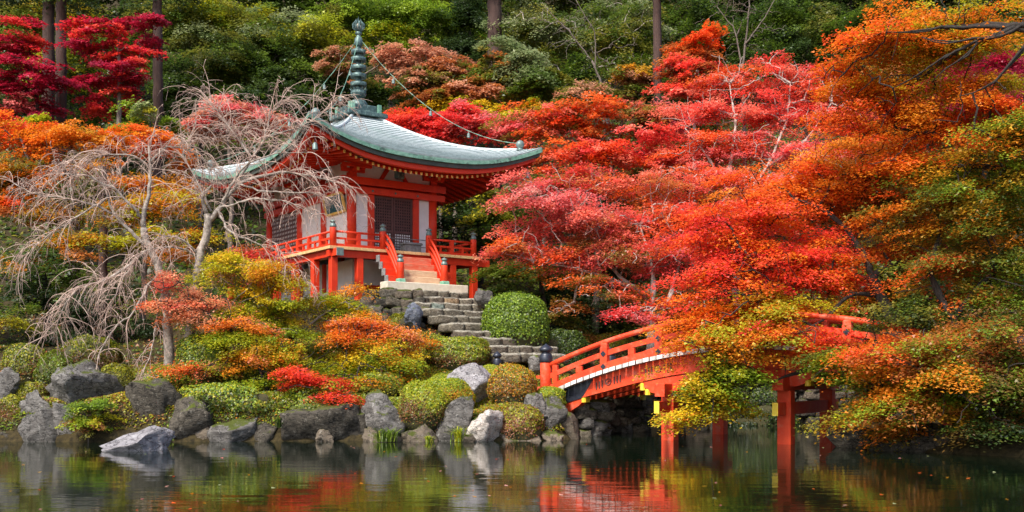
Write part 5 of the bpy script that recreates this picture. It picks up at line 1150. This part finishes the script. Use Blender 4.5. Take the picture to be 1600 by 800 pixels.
ev('pale sage-green small tree below the tall dark trunk', [(810,90,40,18,66,['sage']),(785,70,24,10,66,['sage']),(835,120,30,14,65,['sage','green'])], ((818,330,66),(816,200,66),(812,105,66)), 155, lsize=.15, flat=.35, r0=.12)
ev('dark green broadleaf tree left of the bare grey one at the top right', [(1130,60,50,40,66,['green','dgreen']),(1090,30,50,30,67,['green','dgreen']),(1150,110,40,30,65,['dgreen','green']),(1060,150,50,24,64,['dgreen','olive'])], ((1120,360,66),(1120,220,66),(1122,90,66)), 156, lsize=.13)
ev('tall dark green broadleaf tree in the upper right behind the red maple', [(1220,40,50,40,64,['dgreen','green']),(1260,80,60,40,63,['green','dgreen']),(1300,40,60,44,64,['dgreen','green','olive']),(1320,100,44,34,63,['dgreen']),(1210,100,50,30,63,['dgreen','green'])], ((1260,360,64),(1260,220,64),(1260,80,64)), 157, lsize=.12)
ev('dark tree behind the orange maple top at the upper right', [(1380,30,60,40,60,['dgreen','green']),(1450,60,60,50,60,['dgreen','olive']),(1540,60,60,60,58,['dgreen','olive']),(1400,130,60,40,58,['dgreen','rust'])], ((1440,360,60),(1440,220,60),(1440,70,60)), 158, lsize=.13)
ev('green backing tree behind the rust and orange canopy at the right edge', [(1480,260,80,60,44,['dgreen','olive']),(1570,300,70,80,42,['dgreen','olive']),(1520,400,80,60,40,['dgreen','green']),(1600,500,60,60,36,['dgreen','blackgreen']),(1460,480,60,50,38,['dgreen','olive'])], ((1530,640,40),(1530,500,40),(1525,350,40)), 159, lsize=.13)
ev('yellow-leaved laurel with long leaves right of the second crimson maple', [(235,175,36,20,56,['ygreen','lime','sage']),(210,195,30,14,56,['lime','green']),(260,195,24,14,56,['lime','green'])], ((236,330,56),(236,260,56),(235,190,56)), 160, lsize=.125, R0=.4, name='laurel_bush', cat='bush', r0=.08, r1=.04)
ev('small yellow-green laurel in front of the left cedar trunks', [(65,180,24,12,56,['yellow','ygreen','lime']),(50,190,20,10,56,['lime','ygreen'])], ((62,330,56),(62,270,56),(62,195,56)), 161, lsize=.125, R0=.35, name='laurel_bush', cat='bush', r0=.07, r1=.04)
ev('dark green tree behind the middle red canopy', [(900,320,80,40,62,['dgreen','olive']),(1000,260,80,50,62,['dgreen','rust']),(1080,210,70,50,62,['dgreen','olive','rust']),(1190,330,90,60,58,['dgreen','rust']),(1290,300,80,60,56,['dgreen','rust']),(960,380,80,40,56,['dgreen','rust'])], ((1010,520,60),(1010,420,60),(1005,300,60)), 162, lsize=.14)
FAR = ['behind the left edge crimson maple', 'above the pair of cedar trunks', 'above the second crimson maple', 'at the very top, between crimson maple and spire', 'top left of the spire', 'straight above the spire tip', 'just right above the spire', 'around the top of the thick dark cedar', 'above the grey-green slanting tree', 'above the leafless slanting stems', 'left of the leafless upright grey tree', 'above the dark broadleaf tree', 'left of the top orange maple', 'hidden behind the top orange maple', 'at the top right corner behind everything']
for k, (px, py, rx, ry, Y, pal) in enumerate([(-10,20,80,60,88,['green','olive']),(80,10,80,60,90,['dgreen','green','olive']),(190,0,80,60,90,['green','dgreen']),(300,-10,80,60,92,['green','olive']),(420,0,80,60,92,['dgreen','green']),(520,0,80,56,93,['green','olive','lime']),(640,-10,80,56,93,['lime','green']),
    (760,0,80,60,92,['dgreen','olive']),(880,-10,80,60,92,['olive','green','sage']),(1000,0,80,56,92,['green','olive']),(1110,0,80,56,90,['green','dgreen']),(1220,-10,80,60,88,['dgreen','green']),(1330,0,80,60,86,['green','dgreen']),(1450,0,80,60,84,['dgreen','olive']),(1570,0,80,60,84,['dgreen','olive'])]):
    ev('indistinct far green tree '+FAR[k], [(px,py,rx,ry,Y,pal),(px+30,py+60,rx,ry*.7,Y-1,pal),(px-30,py-50,rx,ry*.7,Y,pal)], ((px,300,Y),(px,120,Y),(px,0,Y)), 300+k, group='far green trees on the upper hillside', lsize=.19, per=70, dens=3.2)
# cedar trunks
def cedar(label, x0, ytop, ybase, Y, r, seed, blobs):
    rs = np.random.RandomState(seed); b = P(x0, ybase, Y); 
    tree('cedar_tree', label, blobs, [([b, P(x0+1, (ytop+ybase)/2, Y), P(x0, ytop, Y)], r, r*.8)], seed, flat=.5, lsize=.14, leaf='needle', bark='bark_cedar', dens=3, R0=.8, per=90, frac=.5, mixsp=.2)
cedar('tall reddish cedar trunk at the top left, the left one of a close pair', 75, -60, 330, 66, .42, 171, [(70,-20,70,40,66,['dgreen','blackgreen']),(30,10,30,20,66,['blackgreen'],.6)])
cedar('tall reddish cedar trunk at the top left, the right one of a close pair', 95, -60, 330, 63, .36, 172, [(110,-20,60,36,63,['dgreen','green']),(120,10,30,12,63,['dgreen'],.5)])
cedar('cedar trunk right of the second crimson maple', 246, -60, 330, 65, .34, 173, [(240,-10,50,34,65,['dgreen','blackgreen'])])
cedar('thick dark cedar trunk in the upper middle, right of the blackish conifer', 772, -80, 330, 71, .56, 174, [(770,-30,50,30,71,['blackgreen','dgreen'])])
cedar('brown cedar trunk standing between rust-red maple and olive tree', 1026, -80, 360, 63, .30, 175, [(1026,-30,50,30,63,['dgreen','green'])])
cedar('dim cedar trunk in the shade behind the bare cherries', 160, 260, 600, 47, .22, 176, [(150,290,40,30,47,['dgreen','olive'])])
# bare grey trees
def bare(label, limbs, seed, targets, name='bare_tree', bark='bark', frac=1., rmin=.010, cat='tree'):
    rs = np.random.RandomState(seed); base = np.array(limbs[0][0][0]); root = thing(name, label, cat, tuple(base)); mb = MB()
    T = []
    for (px, py, rx, ry, Y, n) in targets:
        c = P(px, py, Y); q = rs.normal(size=(n,3))*.5; T.append(c+q*np.array([rx*Y/F, min(rx,ry)*Y/F*.8, ry*Y/F]))
    skeleton(mb, [([np.array(p)-base for p in pts], a, b) for pts, a, b in limbs], np.concatenate(T)-base, rs, rmin=rmin, frac=frac)
    mb.build('trunk', M[bark], root, smooth=True)
bare('leafless grey tree with thin upright branches at the upper right', [(PL((1166,360,60),(1162,150,60),(1158,100,60)),.14,.09), (PL((1158,100,60),(1150,50,60),(1120,10,60)),.06,.02), (PL((1160,110,60),(1166,60,60),(1172,-10,60)),.07,.03), (PL((1163,70,60),(1190,35,60),(1210,0,60)),.05,.02)], 181, [(1165,30,60,50,60,90)])
bare('leafless slanting grey stems above the olive trees', [(PL((955,330,66),(940,130,66),(925,95,66)),.10,.06), (PL((925,95,66),(890,50,66),(850,10,66)),.05,.02), (PL((930,110,66),(930,50,66),(900,0,66)),.05,.02)], 182, [(890,50,50,40,66,60),(960,90,30,40,66,30)])

# --- the two bare weeping cherries
def cherry(label, limbs, seed, wt, name='weeping_cherry_tree'):
    rs = np.random.RandomState(seed); base = np.array(limbs[0][0][0]); root = thing(name, label, 'tree', tuple(base))
    mb = MB(); tw = MB(); 
    for pts, r0, r1, ns, spread, L0 in limbs:
        pts = np.array(pts, float)-base; D = [pts[0]]
        for a, b in zip(pts[:-1], pts[1:]):
            m = max(2, int(np.linalg.norm(b-a)/.22))
            for t in np.linspace(0,1,m+1)[1:]: D.append(a+(b-a)*t)
        D = np.array(D)
        for _ in range(3): D[1:-1] = (D[:-2]+2*D[1:-1]+D[2:])/4
        D[1:-1] += rs.normal(size=D[1:-1].shape)*.022
        mb.tube(D, list(np.linspace(r0, r1, len(D))), 7)
        for k in range(ns):
            i = int(len(D)*(.12+.88*rs.rand()**.8)); i = min(i, len(D)-1); p = D[i].copy(); tdir = D[min(i+1,len(D)-1)]-D[max(i-1,0)]; tdir /= np.linalg.norm(tdir)+1e-9
            d = tdir*.75+rs.normal(size=3)*np.array([.8,.7,.55])+np.array([0,0,.25+.25*rs.rand()]); d /= np.linalg.norm(d)
            L = L0*(.5+.8*rs.rand()); n = 9; path = [p.copy()]; st = L/n
            for j in range(n):
                d = d+np.array([0,0,-spread*(.5+j/n)])*.30+rs.normal(size=3)*.10; d /= np.linalg.norm(d); p = p+d*st; path.append(p.copy())
            r_ = .005+.012*(L/1.6)*(.3+rs.rand()*.8)
            tw.tube(path, list(np.linspace(r_, .005, len(path))), 4, caps=False)
            for q in range(rs.randint(4,9)):                       # hanging twigs along it
                j = rs.randint(2, n+1); p2 = path[j].copy(); d2 = (path[j]-path[j-1])/st*.7+rs.normal(size=3)*.65; d2 /= np.linalg.norm(d2); l2 = (.25+.55*rs.rand())*L*.45; pa2 = [p2.copy()]
                for jj in range(4):
                    d2 = d2+np.array([0,0,-spread*.34])+rs.normal(size=3)*.12; d2 /= np.linalg.norm(d2); p2 = p2+d2*l2/4; pa2.append(p2.copy())
                tw.tube(pa2, [.006,.0055,.005,.004,.003], 3, caps=False)
                if rs.rand() < .65:
                    j2 = rs.randint(1,4); p3 = pa2[j2].copy(); d3 = d2+rs.normal(size=3)*.6; d3 /= np.linalg.norm(d3); tw.tube([p3, p3+d3*l2*.25, p3+d3*l2*.45+np.array([0,0,-.06])], [.006,.005,.004], 3, caps=False)
    mb.build('trunk', M['cherry_bark'], root, smooth=True); o = tw.build('twigs', M['twig'], root); return root
cherry('bare weeping cherry with long grey limbs arching to the left edge', [
  (PL((266,580,37),(262,505,37),(256,440,37),(250,415,37),(231,386,37),(225,356,37)),.19,.12,0,0,1),
  (PL((231,386,37),(203,362,37),(175,334,36.8),(170,306,36.8),(160,285,36.8)),.075,.03,26,.5,1.3),
  (PL((175,334,36.8),(140,315,36.5),(90,308,36.3),(56,305,36.2),(20,285,36.2)),.05,.015,44,.8,1.3),
  (PL((225,356,37),(222,340,37),(236,294,37),(233,253,37.2),(232,228,37.2)),.10,.03,20,.6,1.5),
  (PL((222,340,37),(216,337,36.8),(187,297,36.6),(140,275,36.4),(90,270,36.3)),.06,.015,50,.8,1.6),
  (PL((233,262,37.2),(210,240,37),(170,240,36.8),(120,255,36.6)),.04,.012,48,.9,1.6),
  (PL((233,255,37.2),(260,225,37.4),(300,235,37.6),(330,262,37.8)),.04,.012,34,.9,1.4),
  (PL((227,392,37),(210,407,36.4),(175,437,36),(140,442,35.8),(100,472,35.6),(84,520,35.6)),.06,.012,66,.7,1.5),
  (PL((250,430,36.8),(225,450,36),(220,480,35.8),(175,515,35.4),(152,555,35.2),(148,600,34.8)),.05,.012,24,.9,1.1),
  (PL((256,440,37),(244,492,35.8),(240,540,35.4),(222,590,34.9)),.035,.010,20,.9,1.0),
  (PL((170,306,36.8),(120,340,36.2),(70,370,36),(40,400,36)),.04,.010,40,.8,1.4),
  (PL((210,407,36.4),(190,440,35.8),(170,480,35.4)),.03,.010,26,.9,1.2)], 191, 1)
cherry('bare weeping cherry whose pale twigs hang in front of the pavilion', [
  (PL((290,585,37.4),(297,520,37.4),(306,450,37.4),(312,400,37.4),(327,350,37.4),(324,335,37.4)),.20,.13,0,0,1),
  (PL((324,338,37.4),(312,315,37.2),(318,300,37),(330,290,37)),.08,.04,10,.6,1.1),
  (PL((327,345,37.4),(345,322,37.4),(369,287,37.6),(406,275,37.8),(450,268,38),(500,278,38.2),(545,292,38.3)),.10,.015,52,.75,1.6),
  (PL((369,287,37.6),(394,247,37.8),(415,215,38),(420,180,38.2),(440,160,38.3)),.055,.012,66,.55,1.5),
  (PL((394,247,37.8),(370,215,37.8),(350,185,38),(330,165,38)),.05,.012,64,.55,1.5),
  (PL((415,215,38),(450,205,38.2),(490,190,38.4),(520,160,38.5)),.035,.010,42,.6,1.4),
  (PL((345,322,37.4),(380,255,37),(430,240,36.8),(480,238,37)),.05,.012,26,.8,1.5),
  (PL((340,325,37.4),(350,355,36.8),(372,370,36.6),(400,380,36.6),(440,395,37)),.05,.010,24,.9,1.2),
  (PL((312,400,37.4),(290,375,37),(265,365,36.8),(245,372,36.8)),.05,.012,22,.9,1.1),
  (PL((308,425,37.4),(345,412,36.8),(400,415,36.6),(450,425,36.8),(480,440,37)),.05,.010,30,.9,1.1),
  (PL((312,400,37.4),(280,385,36.8),(240,388,36.2),(210,400,36)),.045,.012,30,.9,1.2),
  (PL((330,330,37.4),(300,270,37.4),(280,240,37.4),(300,210,37.6)),.045,.012,40,.7,1.5),
  (PL((340,325,37.4),(400,310,36.8),(450,315,36.8),(490,335,37)),.04,.010,18,.9,1.2),
  (PL((369,287,37.6),(420,300,37.2),(470,300,37.2),(520,310,37.6)),.04,.010,24,.85,1.2)], 192, 1)

# small rope fence in the dark gap behind the bridge
rf = thing('rope_fence', 'low rope fence with thin grey posts behind the bridge end', 'fence', tuple(P(905,560,47)))
b_ = P(905,560,47)
for x in (876,887,922,950): 
    q = P(x,540,47)-b_; part('fence_post', M['bark'], lambda b: b.tube([(q[0],q[1],-.6),(q[0],q[1],.75)], .04, 6), rf)
part('fence_rope', M['bark'], lambda b: b.tube([tuple(P(x,537+4*math.sin((x-876)/11.)**2,47)-b_) for x in range(876,951,5)], .015, 4), rf)
